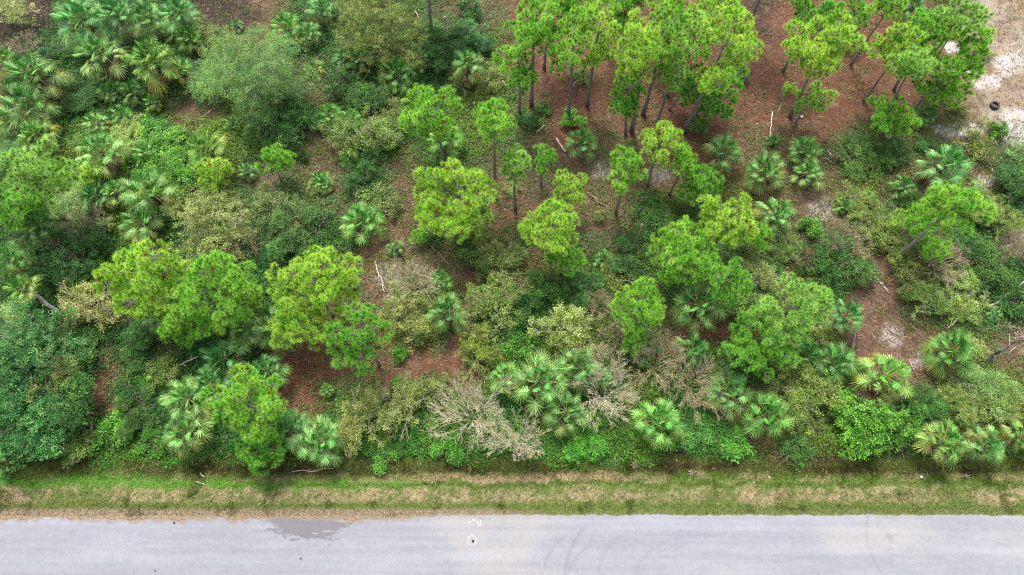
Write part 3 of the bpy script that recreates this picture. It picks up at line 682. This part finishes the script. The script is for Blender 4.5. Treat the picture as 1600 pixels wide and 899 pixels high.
palm(655, 90, 18, 'small deep teal palmetto under dark shrubs', 't', .9)
palm(515, 180, 22, 'pale bright palmetto by the bare strip beside the big oak', 'b', .9)
palm(548, 188, 22, 'bright palmetto next to the olive shrub in the middle', 'b', .9)
palm(500, 190, 14, 'small palmetto against the side of the big oak', 'b', .8)
palm(448, 46, 28, 'upright fresh palm behind the big oak', 'b', 1.5)
palm(482, 52, 20, 'small dark palm at the far shoulder of the big oak', 'n', 1.2)
palm(500, 14, 22, 'dark teal palm at the top edge near the olive shrub', 't', 1.5)
palm(370, 40, 11, 'tiny teal palmetto alone on shaded brown ground', 't', .5)
palm(697, 215, 30, 'yellowish palm showing under the domed forked pine', 'b', 1.4)
palm(909, 222, 27, 'lone palm on bare red ground in front of the grove', 'n', 1.2)
palm(1132, 240, 32, 'silvery palm on bare ground at the front corner of the grove', 'l', 1.6)
palm(1196, 268, 34, 'star-shaped palm downhill of the silvery corner palm', 'l', 1.5)
palm(1258, 236, 26, 'bright green rounded palm, upper one of a touching pair', 'b', 1.4)
palm(1263, 272, 26, 'yellow-spotted palm, lower one of the touching pair', 'n', 1.2)
palm(1476, 262, 40, 'large blue-green palm below the sandy clearing', 't', 1.8)
palm(1413, 291, 20, 'small round dark palmetto near the blue-green palm', 'd', .8)
palm(1211, 336, 30, 'green palm at the rim of the white sand scrape', 'n', 1.4)
palm(1092, 478, 42, 'large drooping palm under the dense dark pine', 'n', 1.8)
palm(700, 488, 34, 'teal-hearted palm with yellow lower fan, below the bleached shrub', 'n', 1.6)
palm(690, 440, 20, 'glossy folded palm behind the bleached shrub', 'b', 1.3)
palm(842, 596, 46, 'largest grey palm of the palm bank above the verge', 'l', 2)
palm(905, 574, 36, 'feathery palm on the upper rim of the palm bank', 'n', 1.8)
palm(886, 645, 36, 'deep green palm in the lowest part of the palm bank', 'n', 1.5)
palm(790, 590, 28, 'light green palm behind the biggest bare grey shrub', 'b', 1.5)
palm(935, 590, 20, 'small palm wedged behind the bare shrub of the palm bank', 'n', 1.2)
palm(1029, 660, 40, 'perfectly round star palm at the verge, alone between bare shrubs', 'b', 1.6)
palm(1138, 615, 38, 'palm with yellow drooping fans beside a twin at the verge', 'n', 1.6)
palm(1198, 648, 40, 'bright full palm at the verge, nearer the road of the twin pair', 'b', 1.6)
palm(1322, 497, 30, 'teal palm at the edge of the brown bare clearing', 't', 1.5)
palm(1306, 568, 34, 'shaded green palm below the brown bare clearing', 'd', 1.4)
palm(1384, 590, 44, 'yellow-fronded palm with a dark shaggy centre', 'y', 1.7)
palm(1488, 552, 40, 'deep green round palm beside a leaning dark trunk', 'b', 1.5)
palm(1473, 693, 40, 'big yellow-green star palm at the verge, larger of the end pair', 'y', 1.5)
palm(1537, 697, 34, 'narrower green palm of the end pair at the verge', 'n', 1.4)
palm(1594, 682, 24, 'yellow palm cut by the picture edge at the verge', 'y', 1.3)
palm(294, 622, 40, 'pale grey-green palm on the outer edge of the verge palm thicket', 'l', 2)
palm(290, 674, 38, 'pale grey-green palm hanging over the verge grass', 'l', 1.8)
palm(500, 690, 40, 'star palm with open fans next to the small dark young pine', 'n', 1.6)
palm(455, 668, 36, 'dark teal palm behind the open-fanned star palm', 't', 1.6)
palm(438, 515, 42, 'dark spiky palm between the pines at the red needle clearing', 'n', 1.6)
palm(350, 560, 38, 'bluish palm just uphill of the bright verge pine', 't', 1.6)
palm(420, 580, 32, 'spiky grey palm behind the bright verge pine', 't', 1.5)
palm(250, 492, 28, 'palm fans showing under the brightest round pine', 'n', 1.5)
palm(385, 512, 30, 'light palm beneath the full green pine', 'l', 1.4)
palm(330, 600, 30, 'dark palm squeezed between the bluish palm and the verge pine', 't', 1.5)
palm(1082, 548, 30, 'dark spiky palm above the tan twiggy shrub', 'd', 1.2)
palm(1160, 118, 14, 'small dark palmetto under the stoutest leaning pine', 'd', .6)
palm(1095, 198, 16, 'dark palmetto with pale dead leaves at the grove foot', 'd', .6)
palm(1445, 182, 20, 'dark green palmetto beside the low flat pine', 'd', .8)
palm(1425, 12, 22, 'dark palm on the top edge near the brown grass', 'd', 1.4)
palm(1005, 560, 16, 'small palm peeking out above the tan dead shrub', 'd', .8)
palm(1262, 558, 26, 'spiky dark palm under the feathery dull pine', 'd', 1.0)
palm(140, 545, 12, 'single teal palm frond cluster at the big dark thicket', 't', .6)
palm(118, 580, 11, 'tiny bright palm seedling in the shade of the dark thicket', 'b', .5)
palm(945, 405, 18, 'small shaded palm near a patch of broken branches', 'n', .7)

# ------------------------------------------------------------------ shrubs and broadleaf trees
shrub(408, 130, 84, 'largest grey-green feathery oak, crown spreading over the upper wood', 'S', ry=96, h=6.6, own=True, name='oak_tree', cat='oak tree', group='broadleaf trees')
shrub(340, 118, 46, 'pale side bough mass of young oak against the large feathery oak', 'S', h=3, own=True)
shrub(432, 195, 56, 'darker low oak shrub at the foot of the large feathery oak', 'D', h=2.2, own=True, tint=(1.15, 1.15, 1.2))
shrub(58, 540, 60, 'tallest teal-green thicket tree beside the picture edge', 'T', h=4.4, own=True, tint=(.85, .92, .85), name='thicket_tree', cat='tree', group='broadleaf trees')
shrub(42, 645, 72, 'widest dark teal thicket tree, at the corner by the verge', 'T', h=3.6, own=True, tint=(.72, .84, .74), name='thicket_tree', cat='tree', group='broadleaf trees')
shrub(20, 592, 34, 'pale mixed grey-green bough mass between the two big thicket trees', 'S', h=3.4, own=True)
shrub(92, 592, 32, 'olive flecked bough on the inner side of the tallest thicket tree', 'O', h=3.2, own=True)
shrub(60, 690, 30, 'bright green leafy skirt of the thicket at the verge', 'G', h=1.4, tint=(.7, .8, .7))
shrub(128, 694, 26, 'olive green leafy bush at the verge beside the thicket', 'O', h=1.1, tint=(.75, .95, .7))
shrub(120, 645, 46, 'dull green thicket tree beside the widest dark one', 'D', h=2.6, own=True)
shrub(14, 520, 46, 'pale grey-green bough cut by the picture edge above the thicket', 'S', h=4, own=True)
shrub(590, 55, 68, 'big loose olive shrub at the top edge', 'O', ry=64, h=4, own=True)
shrub(628, 100, 36, 'olive shrub on the lower skirt of the big loose olive one', 'O', h=2)
shrub(338, 62, 34, 'brownish olive shrub beside the upright bluish palm', 'O', h=2.2)
shrub(350, 95, 22, 'brown thinning bush above the large feathery oak', 'O', h=1.2, tint=(.8, .75, .8))
shrub(568, 222, 48, 'grey-green rounded shrub above a dark green one', 'O', h=2.4, tint=(.75, .9, .8))
shrub(572, 272, 34, 'dark green rounded bush on the brown slope', 'D', h=1.6)
shrub(535, 140, 26, 'mossy dark green upright bush by the bare strip', 'D', h=1.8)
shrub(575, 155, 34, 'dull dark shrub below the glossy palms', 'D', h=1.6, tint=(1.1, 1, .9))
shrub(610, 175, 26, 'olive-grey bush beside the domed forked pine', 'O', h=1.3, tint=(.75, .8, .8))
shrub(605, 205, 24, 'loose olive bush under the domed pine', 'O', h=1.2)
shrub(700, 62, 34, 'dark shrub round the foot of the thick brown trunk', 'D', h=1.5)
shrub(735, 62, 32, 'dark blue-green shrub next to a thin brown trunk', 'T', h=1.6, tint=(.75, .85, .75))
shrub(685, 90, 26, 'round dark bush above the domed forked pine', 'D', h=1.5)
shrub(655, 55, 24, 'dark olive bush against the thick brown trunk', 'O', h=1.2, tint=(.7, .8, .6))
shrub(770, 125, 22, 'small olive bush beside the wilted palm', 'O', h=1.1)
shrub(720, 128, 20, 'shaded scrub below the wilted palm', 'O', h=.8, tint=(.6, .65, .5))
shrub(728, 12, 22, 'green bush at the top edge beside the thick trunk', 'D', h=1.3)
shrub(555, 12, 30, 'olive bush touching the top edge', 'O', h=2)
shrub(895, 186, 18, 'bright green bush round a grove pine foot', 'G', h=.9)
shrub(830, 185, 18, 'green bush at the foot of the outermost grove pine', 'D', h=.8)
shrub(905, 120, 16, 'faint low green scrub on the red grove floor', 'O', h=.5, tint=(.7, .9, .6))
shrub(25, 20, 34, 'pale wispy shrub in the top corner', 'L', h=1.8)
shrub(40, 70, 22, 'low brown thin scrub in the dark hollow of the top corner', 'W', h=.8, tint=(.7, .7, .7))
shrub(110, 70, 30, 'dark green low bush between the hollow and the palms', 'D', h=1)
shrub(95, 155, 34, 'deep green leafy mound beside the shaggy palm', 'D', h=.9)
shrub(130, 150, 30, 'deep green leafy mound under the grey-green palm', 'D', h=.9, tint=(.85, 1, .9))
shrub(22, 235, 30, 'grey-blue soft shrub at the picture edge above the broad pine', 'S', h=1.5, tint=(.75, .85, .95))
shrub(190, 215, 32, 'yellow-green ferny bush on the bright hollow slope', 'L', h=1.1, tint=(.9, 1.1, .7))
shrub(232, 205, 26, 'bright teal-tinged bush at the head of the fern hollow', 'G', h=1, tint=(.8, .95, 1))
shrub(265, 225, 36, 'fresh green ferny bush between two palms', 'G', h=1.2)
shrub(225, 255, 34, 'bright mid-green ferny bush below the ragged palm', 'G', h=1, tint=(.9, .9, .9))
shrub(275, 275, 34, 'leafy green bush above the lime twiggy shrub', 'G', h=1, tint=(.75, .85, .7))
pine(336, 274, 30, 22, 'low yellow-green young pine below the yellow-rimmed palm', h=3, tint='y')
pine(145, 272, 20, 16, 'small soft young pine between the broad edge pine and the ragged palm', h=3, tint='y')
pine(655, 370, 9, 10, 'tiny pine seedling on brown ground near a long thin branch', h=1.2, tint='g')
shrub(118, 318, 38, 'speckled grey shrub beside the broad edge pine', 'S', h=1.8, tint=(1.2, 1.05, 1.05))
shrub(330, 360, 60, 'lime and straw twiggy shrub uphill of the bright pines', 'L', h=2.6, own=True)
shrub(385, 385, 26, 'straw-coloured bare twigs beside the lime shrub', 'W', h=1.2)
shrub(440, 322, 40, 'grey-green soft shrub on the brown slope', 'O', h=1.7, tint=(.75, .88, .95))
shrub(460, 362, 42, 'dull green shrub below the soft grey-green one', 'D', h=1.7, tint=(1.2, 1.05, 1.05))
shrub(500, 352, 28, 'dark low bush beside the splayed green palm', 'D', h=1.1)
shrub(590, 318, 28, 'thin grey-green shrub behind the splayed palm', 'O', h=1.2, tint=(.7, .85, .8))
shrub(100, 400, 52, 'blackish green shrub below the broad edge pine', 'D', h=2.6, own=True, tint=(.8, .78, .8))
shrub(130, 440, 40, 'dark shrub above the pale lime-tan shrub', 'D', h=2, tint=(.75, .8, .75))
shrub(140, 355, 34, 'grey-brown twiggy shrub above the blackish shrub', 'W', h=1.6)
shrub(138, 488, 42, 'pale lime-tan shrub leaning over a grey trunk', 'L', h=2.4, tint=(1.1, 1, 1))
shrub(130, 545, 30, 'dark green shrub under the pale lime-tan shrub', 'D', h=1.2)
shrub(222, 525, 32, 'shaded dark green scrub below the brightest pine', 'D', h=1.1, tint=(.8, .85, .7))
shrub(255, 585, 22, 'olive bush at the rim of the red hollow', 'O', h=1, tint=(.8, .9, .7))
shrub(205, 565, 24, 'shaded bush inside the red hollow', 'D', h=.8, tint=(.8, .8, .7))
shrub(215, 640, 36, 'dark olive shrub between the red hollow and the verge', 'D', h=1.2, tint=(1.1, .95, .8))
shrub(180, 680, 30, 'bright green vine mound at the verge below the red hollow', 'G', h=.8, tint=(.75, .8, .7))
shrub(240, 690, 26, 'leafy vine mound beside the hanging grey palm', 'G', h=.7, tint=(.7, .8, .6))
shrub(562, 655, 40, 'golden olive shrub at the verge', 'L', ry=56, h=2.0, tint=(.95, .92, .75))
shrub(625, 640, 38, 'pale olive shrub at the verge beside the golden one', 'L', ry=54, h=2.2, tint=(.92, .95, .85))
shrub(668, 612, 26, 'thin green bush behind the pale olive shrub', 'O', h=1.2)
shrub(735, 648, 58, 'biggest bare grey shrub with radiating twigs at the verge', 'B', h=2.7, own=True)
shrub(808, 690, 46, 'bare tan shrub reaching furthest over the verge grass', 'B', h=2.3, own=True)
shrub(943, 612, 52, 'bare grey shrub in front of the palm bank', 'B', h=2.6, own=True)
shrub(925, 560, 26, 'small bleached twig bush over the bare palm bank shrub', 'B', h=1.2)
shrub(640, 446, 44, 'bleached white-tan bare shrub above the red clearing', 'B', h=2.0, own=True)
shrub(640, 496, 42, 'olive-tan leafy shrub below the bleached shrub', 'O', h=1.8, tint=(1.05, .95, .9))
shrub(1025, 568, 42, 'tan dead shrub with fine drooping twigs', 'W', h=1.8, own=True)
shrub(1086, 604, 40, 'brownish dead shrub leaning toward the verge', 'W', ry=48, h=1.8, own=True)
shrub(880, 515, 42, 'pale lime shrub full of white twigs', 'L', h=2, own=True, tint=(1, 1.08, .95))
shrub(765, 480, 46, 'rounded olive shrub in the centre of the lower wood', 'O', h=1.9, tint=(.9, .95, .85))
shrub(752, 540, 34, 'yellow-olive bush behind the biggest bare shrub', 'O', h=1.5, tint=(1, 1, .6))
shrub(800, 510, 30, 'dark green gap bush beside the pale lime shrub', 'D', h=1.1, tint=(.7, .75, .6))
shrub(815, 548, 26, 'leafy green bush on the palm bank rim', 'G', h=1.2, tint=(.8, .85, .8))
shrub(845, 455, 32, 'green leafy bush at the foot of the drum-shaped pine', 'D', h=1.4, tint=(1.2, 1.15, .9))
shrub(905, 455, 34, 'dark mixed bush below the drum-shaped pine', 'D', h=1.4)
shrub(935, 478, 26, 'tan thin shrub beside the rounded bright pine', 'W', h=1.2)
shrub(960, 530, 24, 'brownish thin bush at the palm bank rim', 'W', h=1)
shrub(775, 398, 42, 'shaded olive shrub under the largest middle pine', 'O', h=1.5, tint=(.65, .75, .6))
shrub(740, 395, 26, 'dark low scrub at the middle pine foot', 'D', h=1, tint=(.9, .85, .7))
shrub(1012, 335, 40, 'dark olive shrub beside the broken brown stump', 'D', h=1.8, tint=(1.15, 1, .95))
shrub(985, 402, 34, 'dark shrub below the broken stump', 'D', h=1.3, tint=(.9, .9, .9))
shrub(960, 430, 26, 'olive bush between the stump and the rounded pine', 'O', h=1.1, tint=(.8, .9, .6))
shrub(1175, 480, 30, 'soft green bush between the dark pine and the feathery pine', 'O', h=1.4, tint=(.75, 1, .7))
shrub(1190, 430, 30, 'straw-tipped bush above the feathery pine', 'L', h=1.4, tint=(.9, .95, .85))
shrub(1225, 375, 30, 'grey-green low bush below the rim palm', 'O', h=1, tint=(.65, .78, .7))
shrub(1302, 415, 54, 'dark rounded shrub capped with grey bare twigs', 'D', h=2.0, own=True, tint=(1.05, 1.0, .95))
shrub(1316, 388, 34, 'grey bare twigs crowning the dark rounded shrub', 'W', h=2.2, own=True)
shrub(1262, 358, 18, 'small lime bush beside the sand scrape', 'G', h=.9)
shrub(1350, 250, 40, 'low dark olive scrub above the sand scrape', 'D', h=1.0, tint=(1.3, 1.05, .8))
shrub(1395, 240, 32, 'dark olive scrub next to the blue-green palm', 'D', h=1, tint=(1.2, 1, .8))
shrub(1345, 325, 32, 'thin olive scrub right of the sand scrape', 'O', h=.8, tint=(.75, .8, .6))
shrub(1380, 375, 38, 'mixed olive shrub above the leaning grey trunk foot', 'O', h=1.3, tint=(.8, .9, .65))
shrub(1525, 225, 26, 'small olive shrub at the corner of the white sand', 'O', h=1.1, tint=(.75, .8, .55))
shrub(1556, 203, 13, 'single bright green sapling beside the white sand', 'G', h=1.2)
shrub(1540, 192, 10, 'tiny yellow-green weed beside the bright sapling', 'L', h=.5)
shrub(1585, 285, 34, 'dark green shrub at the picture edge below the sand', 'D', h=1.5)
shrub(1590, 232, 18, 'grey-green tuft at the picture edge beside the white sand', 'S', h=.9)
shrub(1530, 330, 34, 'yellow-olive shrub against the leaning pine crown', 'O', h=1.3)
shrub(1565, 345, 30, 'olive scrub below the edge shrub by the sand', 'O', h=1.1, tint=(.75, .85, .6))
shrub(1515, 385, 34, 'dark green shrub under the leaning pine', 'D', h=1.3)
shrub(1470, 410, 36, 'grey thin shrub below the leaning pine', 'W', h=1.4)
shrub(1545, 425, 44, 'rounded deep olive shrub in the lower right scrub', 'D', h=1.6, tint=(1.25, 1.1, .8))
shrub(1590, 385, 26, 'pale grey twiggy shrub at the picture edge', 'W', h=1.5)
shrub(1415, 430, 34, 'thin brown-olive scrub above the brown bare clearing', 'O', h=1, tint=(.85, .8, .75))
shrub(1450, 465, 34, 'lime green spreading bush over a fallen pale branch', 'L', h=1.2, tint=(.85, 1.15, .7))
shrub(1505, 462, 38, 'brighter lime bush beside its spreading twin', 'L', h=1.3, tint=(.9, 1.15, .75))
shrub(1588, 475, 30, 'grey-green shrub at the picture edge by a leaning dark trunk', 'D', h=1.3, tint=(1.1, 1.2, 1.1))
shrub(1262, 618, 50, 'loose olive-yellow shrub between the twin palms and the bright bush', 'O', h=2, tint=(.95, 1.05, .8))
shrub(1235, 590, 26, 'olive thin bush above the twin palms', 'O', h=1.3)
shrub(1365, 665, 52, 'brightest leafy green bush at the verge', 'G', h=1.9, own=True)
shrub(1338, 640, 30, 'green leafy bush behind the brightest verge bush', 'G', h=1.4, tint=(.85, .95, .8))
shrub(1440, 630, 34, 'dark green scrub above the verge palms', 'D', h=1.2, tint=(1.1, 1.1, .9))
shrub(1540, 612, 46, 'grey-green fallen bushy bough below the leaning dark trunk', 'S', h=1.3, tint=(.95, .9, .85))
shrub(1580, 640, 34, 'olive scrub at the picture edge above the verge palms', 'O', h=1.2, tint=(.8, .85, .75))
shrub(1500, 632, 34, 'olive scrub between the round deep green palm and the verge', 'O', h=1, tint=(.85, .95, .75))
shrub(918, 692, 34, 'vivid green vine mound at the verge', 'G', h=.9, tint=(.7, .95, .7))
shrub(1085, 688, 30, 'dark leafy weeds at the verge beside the round star palm', 'D', h=.7, tint=(1.1, 1.2, .9))
shrub(1140, 690, 28, 'teal-leaved weeds at the verge below the twin palms', 'G', h=.6, tint=(.6, .72, .6))
shrub(1235, 700, 26, 'dark weeds at the verge below the olive-yellow shrub', 'D', h=.7, tint=(1.1, 1.1, .8))
shrub(700, 700, 24, 'dark green weeds under the biggest bare shrub', 'G', h=.6, tint=(.55, .7, .5))
shrub(600, 712, 24, 'low green weeds below the golden olive shrub', 'G', h=.5, tint=(.6, .7, .5))

# seedlings nobody can tell apart
rs = np.random.default_rng(77); spots = []
while len(spots) < 80:
    px, py = rs.uniform(10, 1590), rs.uniform(15, 690); c_ = ZM[int(min(14, py // 50))][int(min(31, px // 50))]
    if c_ in 'ob' or (c_ in 'rdgG' and rs.random() < .3):
        if all(math.hypot(px - a, py - b) > 34 for a, b in spots): spots.append((px, py))
for k, (px, py) in enumerate(spots):
    c_ = ZM[int(min(14, py // 50))][int(min(31, px // 50))]
    if k % 3 == 0: palm(px, py, rs.uniform(10, 17), 'knee-high fan palm seedling on the forest floor', rs.choice(list('bnd')), rs.uniform(.35, .6), dead=False, group='fan palm seedlings of the forest floor')
    else: shrub(px, py, rs.uniform(9, 18), 'knee-high leafy seedling bush among the forest litter', rs.choice(list('DODGL')) if c_ != 'r' else 'O', h=rs.uniform(.5, .9), tint=(.9, .95, .75), name='seedling_bush', group='seedling bushes of the forest floor')

for k in range(34):
    px, py = rs.uniform(5, 520), rs.uniform(60, 430)
    palm(px, py, rs.uniform(12, 20), 'knee-high fan palm seedling on the forest floor', rs.choice(list('bnly')), rs.uniform(.5, .8), dead=False, group='fan palm seedlings of the forest floor')
# ------------------------------------------------------------------ dead wood
log((96, 492), (45, 455), .17, 'grey leaning trunk carrying the yellow-green palm head', '8a8284', .1, 1.9, 'leaning_trunk', 'trunk', 0)
log((1360, 424), (1389, 459), .05, 'long thin pale branch beside the grey-capped shrub', 'c9b8a4')
log((1200, 402), (1236, 442), .05, 'thin pale branch above the feathery pine', 'b9a793')
log((1430, 487), (1486, 493), .07, 'pale fallen branch under the lime bushes', 'c4b4a0', .1)
log((1478, 516), (1512, 484), .055, 'straight pale branch propped above the round deep green palm', 'b0a594', .1, .5)
log((1331, 547), (1338, 518), .05, 'short grey stick at the edge of the brown clearing', 'b7aaa0', .05, .8)
log((1421, 566), (1427, 581), .05, 'short pale stick beside the yellow-fronded palm', 'b0a594')
log((1206, 176), (1203, 214), .045, 'upright pale stick on bare ground by the star-shaped palm', 'c9b79c', .05, .9)
log((918, 302), (956, 330), .08, 'brown fallen branch under the egg-shaped pine', '94806c')
log((958, 345), (985, 318), .05, 'dark branch crossing the one under the egg-shaped pine', '6f6258')
log((1183, 412), (1190, 384), .045, 'white bleached stick above the straw-tipped bush', 'b0a594', .05, .6)
log((900, 376), (918, 368), .05, 'pale short branch beside the drum-shaped pine', 'cbbca8')
log((902, 380), (918, 388), .04, 'second pale short branch below it, beside the drum-shaped pine', 'c2b29c')
log((668, 378), (702, 414), .035, 'long thin grey branch near the largest middle pine', 'b5a593')
log((586, 408), (601, 458), .05, 'bleached stick against the bleached shrub', 'b0a594', .05, .8)
log((266, 579), (310, 557), .055, 'pale broken stick at the rim of the red hollow', 'b0a594', .1, .6)
log((1502, 236), (1509, 220), .045, 'short pale stick near the corner of the white sand', 'bfae98')
log((1541, 248), (1553, 272), .06, 'grey log piece beside the small white sand patch', 'b7ab9e')
log((838, 208), (851, 196), .05, 'pale snapped stick by the spindly sapling', 'b9ab9a', .05, .5)
log((869, 216), (884, 238), .075, 'pale rotten log near the lone palm', 'c0b2a0')
log((1537, 566), (1577, 540), .16, 'dark leaning trunk beside the round deep green palm', '5d5a5c', .1, 1.8, 'leaning_trunk', 'trunk', 1)
log((992, 386), (1003, 350), .13, 'broken brown stump standing above the dark shrub', '8b6f58', 0, 1.6, 'tree_stump', 'stump', 0)
log((118, 560), (152, 582), .04, 'thin grey stick in the shade of the dark thicket', '98928a')
log((545, 149), (523, 146), .05, 'small pale forked branch on the bare strip', 'c7b7a0')
log((455, 120), (500, 128), .04, 'thin brown branch on the bare strip by the big oak', '9a7c66')
log((640, 12), (660, 32), .045, 'thin straight stick beside the thick brown trunk', 'a8957c', .1, .8)
log((325, 165), (345, 150), .05, 'grey bare branch under the big oak', 'a79c94', .1, .6)
log((308, 190), (330, 172), .04, 'second grey bare branch under the big oak, lower down', 'a09388', .1, .4)
log((1300, 245), (1292, 236), .05, 'small greenish log near the touching pair of palms', 'a8b3a2')
log((1583, 432), (1590, 424), .05, 'short bleached stick in the deep olive scrub', 'd4c5b4')
log((1540, 486), (1600, 440), .08, 'long weathered grey trunk leaning at the picture edge', '9a948c', .2, 1.2, 'leaning_trunk', 'trunk', 2)
log((312, 739), (319, 746), .03, 'small white stick on the verge grass', 'd8d0c8', .05)
log((305, 752), (320, 757), .025, 'thin pale twig on the verge grass near the white stick', 'cbbfae', .05)
log((456, 737), (520, 732), .025, 'thin dead stem on the verge by the star palm', 'b5a68e', .05)
# heap of bleached branches
hp = at(1588, 530); mbh = MB(); rg = np.random.default_rng(9)
for k in range(42):
    a = rg.uniform(0, 6.28); p = rg.normal(size=3) * np.array([.75, .8, .12]); p[2] = abs(p[2]) + .08; d = np.array([math.cos(a), math.sin(a), rg.normal() * .15]); L = rg.uniform(.4, 1.2)
    mbh.tube([p - d * L / 2, p + rg.normal(size=3) * .05, p + d * L / 2], [.03, .026, .012], 5, lin(['9c8f80', '85786a', 'a89c8e'][k % 3], .6))
o = mbh.build('brush_pile', M_TWIG); o.location = (hp[0], hp[1], float(ground_z(hp[0], hp[1]))); tag(o, 'heap of bleached dead branches at the picture edge', 'brush pile')
for px, py, lab in [(1083, 738, 'pale bundle of dead fronds lying on the verge grass'), (992, 726, 'small tan clump of dead fronds on the verge'), (1510, 745, 'grey dead frond clump below the end palms')]:
    p = at(px, py); mbh = MB()
    for k in range(16):
        a = rg.uniform(0, 6.28); d = np.array([math.cos(a), math.sin(a) * .6, rg.uniform(.05, .35)]); L = rg.uniform(.2, .5)
        mbh.tube([rg.normal(size=3) * .05 + [0, 0, .06], d * L * .6 + [0, 0, .06], d * L], [.014, .02, .004], 4, lin(['9a8c74', '7c6c54', 'a89c86'][k % 3], .6))
    o = mbh.build('dead_fronds', M_TWIG); o.location = (p[0], p[1], float(ground_z(p[0], p[1]))); tag(o, lab, 'dead fronds')

# ------------------------------------------------------------------ man-made things and stones
tp = at(1553, 166); tz = float(ground_z(tp[0], tp[1]))
ty = thing('tyre', (tp[0], tp[1], tz + .02), 'old black tyre lying flat on the sandy grass', 'tyre')
mb = MB(); prof = [(.19, .02), (.27, .0), (.33, .02), (.345, .07), (.345, .14), (.33, .19), (.27, .21), (.19, .19), (.185, .17), (.25, .15), (.25, .06), (.185, .04)]
ns = 40; V = [(r * math.cos(k * 2 * math.pi / ns) * (1.012 if (k % 2 and r > .34) else 1), r * math.sin(k * 2 * math.pi / ns) * (1.012 if (k % 2 and r > .34) else 1), z) for k in range(ns) for r, z in prof]; m = len(prof)
mb.add(V, [[k * m + j, ((k + 1) % ns) * m + j, ((k + 1) % ns) * m + (j + 1) % m, k * m + (j + 1) % m] for k in range(ns) for j in range(m)], None, lin('3a3738', .6))
tyb = mb.build('tread', M_HARD, ty, True)
mb = MB(); mb.tube([[0, 0, .03], [0, 0, .05]], [.2, .19], 24, lin('7d6a58', .6)); mb.build('soil_fill', M_GROUND, ty)

def box(mb, c, s, colr, bev=.03, top=1.0):
    x, y, z = s[0] / 2, s[1] / 2, s[2]; V = []
    for zz, k in ((0, .94), (bev, 1), (z - bev, top), (z, top * .95)):
        V += [(c[0] - x * k + bev * 0, c[1] - y * k, c[2] + zz), (c[0] + x * k, c[1] - y * k, c[2] + zz), (c[0] + x * k, c[1] + y * k, c[2] + zz), (c[0] - x * k, c[1] + y * k, c[2] + zz)]
    Q = [[3, 2, 1, 0], [12, 13, 14, 15]] + [[l * 4 + j, l * 4 + (j + 1) % 4, l * 4 + 4 + (j + 1) % 4, l * 4 + 4 + j] for l in range(3) for j in range(4)]
    mb.add(V, Q, None, colr)
p = at(1494, 55); bn = thing('storage_bin', (p[0], p[1], float(ground_z(p[0], p[1]))), 'slate blue storage bin half hidden by pines at the white sand pocket', 'bin', rz=.4)
mb = MB(); box(mb, (0, 0, 0), (.85, .6, .5), lin('4d5a76', .6), .03, 1.08); mb.build('body', M_HARD, bn)
mb = MB(); box(mb, (0, .05, .505), (.7, .34, .09), lin('c9ccd2', .8), .02); mb.build('lid', M_HARD, bn)
p = at(1511, 119); bn = thing('crate', (p[0], p[1], float(ground_z(p[0], p[1]))), 'low black crate with a pale top at the pine edge of the sand', 'crate', rz=.1)
mb = MB(); box(mb, (0, 0, 0), (.62, .45, .28), lin('2c2b30', .6), .03, 1.05); mb.build('body', M_HARD, bn)
mb = MB(); box(mb, (-.05, .06, .285), (.42, .26, .12), lin('c5c2c4', .8), .02); mb.build('lid', M_HARD, bn)

def stone(px, py, r, colr, label, z=None, cat='stone', name='stone', flat=.6):
    p = at(px, py, .08 if z else 0); zz = float(road_z(p[1], p[0])) if z else float(ground_z(p[0], p[1])) + r * .2
    rg = np.random.default_rng(int(px + py)); mb = MB(); ts = np.linspace(-1, 1, 7)
    rad = np.sqrt(np.clip(1 - ts ** 2, .02, 1)) * r * rg.uniform(.85, 1.15, 7)
    mb.tube(np.stack([rg.normal(size=7) * r * .08, rg.normal(size=7) * r * .08, ts * r * flat + r * flat * .8], 1), rad, 8, lin(colr, .7))
    o = mb.build(name, M_HARD, None, True); o.location = (p[0], p[1], zz); return tag(o, label, cat)
stone(739, 846, .075, '1f1c20', 'small black cap inside the white painted ring on the road', 1, 'marker', 'survey_marker', .25)
stone(272, 817, .055, '4a484e', 'dark pebble by the road edge short of the damp stain', 1)
stone(547, 818, .045, '6d6468', 'pebble at the end of the damp stain', 1)
stone(470, 873, .05, '4a4650', 'dark pebble alone on the road below the damp stain', 1)
stone(243, 892, .045, '57525a', 'dark pebble on the lowest part of the road', 1)
stone(514, 851, .035, '8a868c', 'tiny grey pebble under the tip of the damp stain', 1)
stone(1203, 746, .05, 'e0dcd8', 'white pebble on the verge below the twin palms', 0)
stone(1179, 754, .05, 'd8d4cc', 'white pebble on the verge grass nearest the round star palm side', 0)
stone(1441, 745, .09, 'bdbab4', 'pale stone in the verge weeds below the big star palm', 0)
stone(1252, 184, .13, 'd8d0c8', 'white stone at the foot of the bent wide pine', 0)
stone(1147, 157, .10, 'cfc4ba', 'pale stone on bare ground beside the grove', 0)
stone(695, 28, .12, 'd6ccc4', 'white stone beside the thick brown trunk', 0)
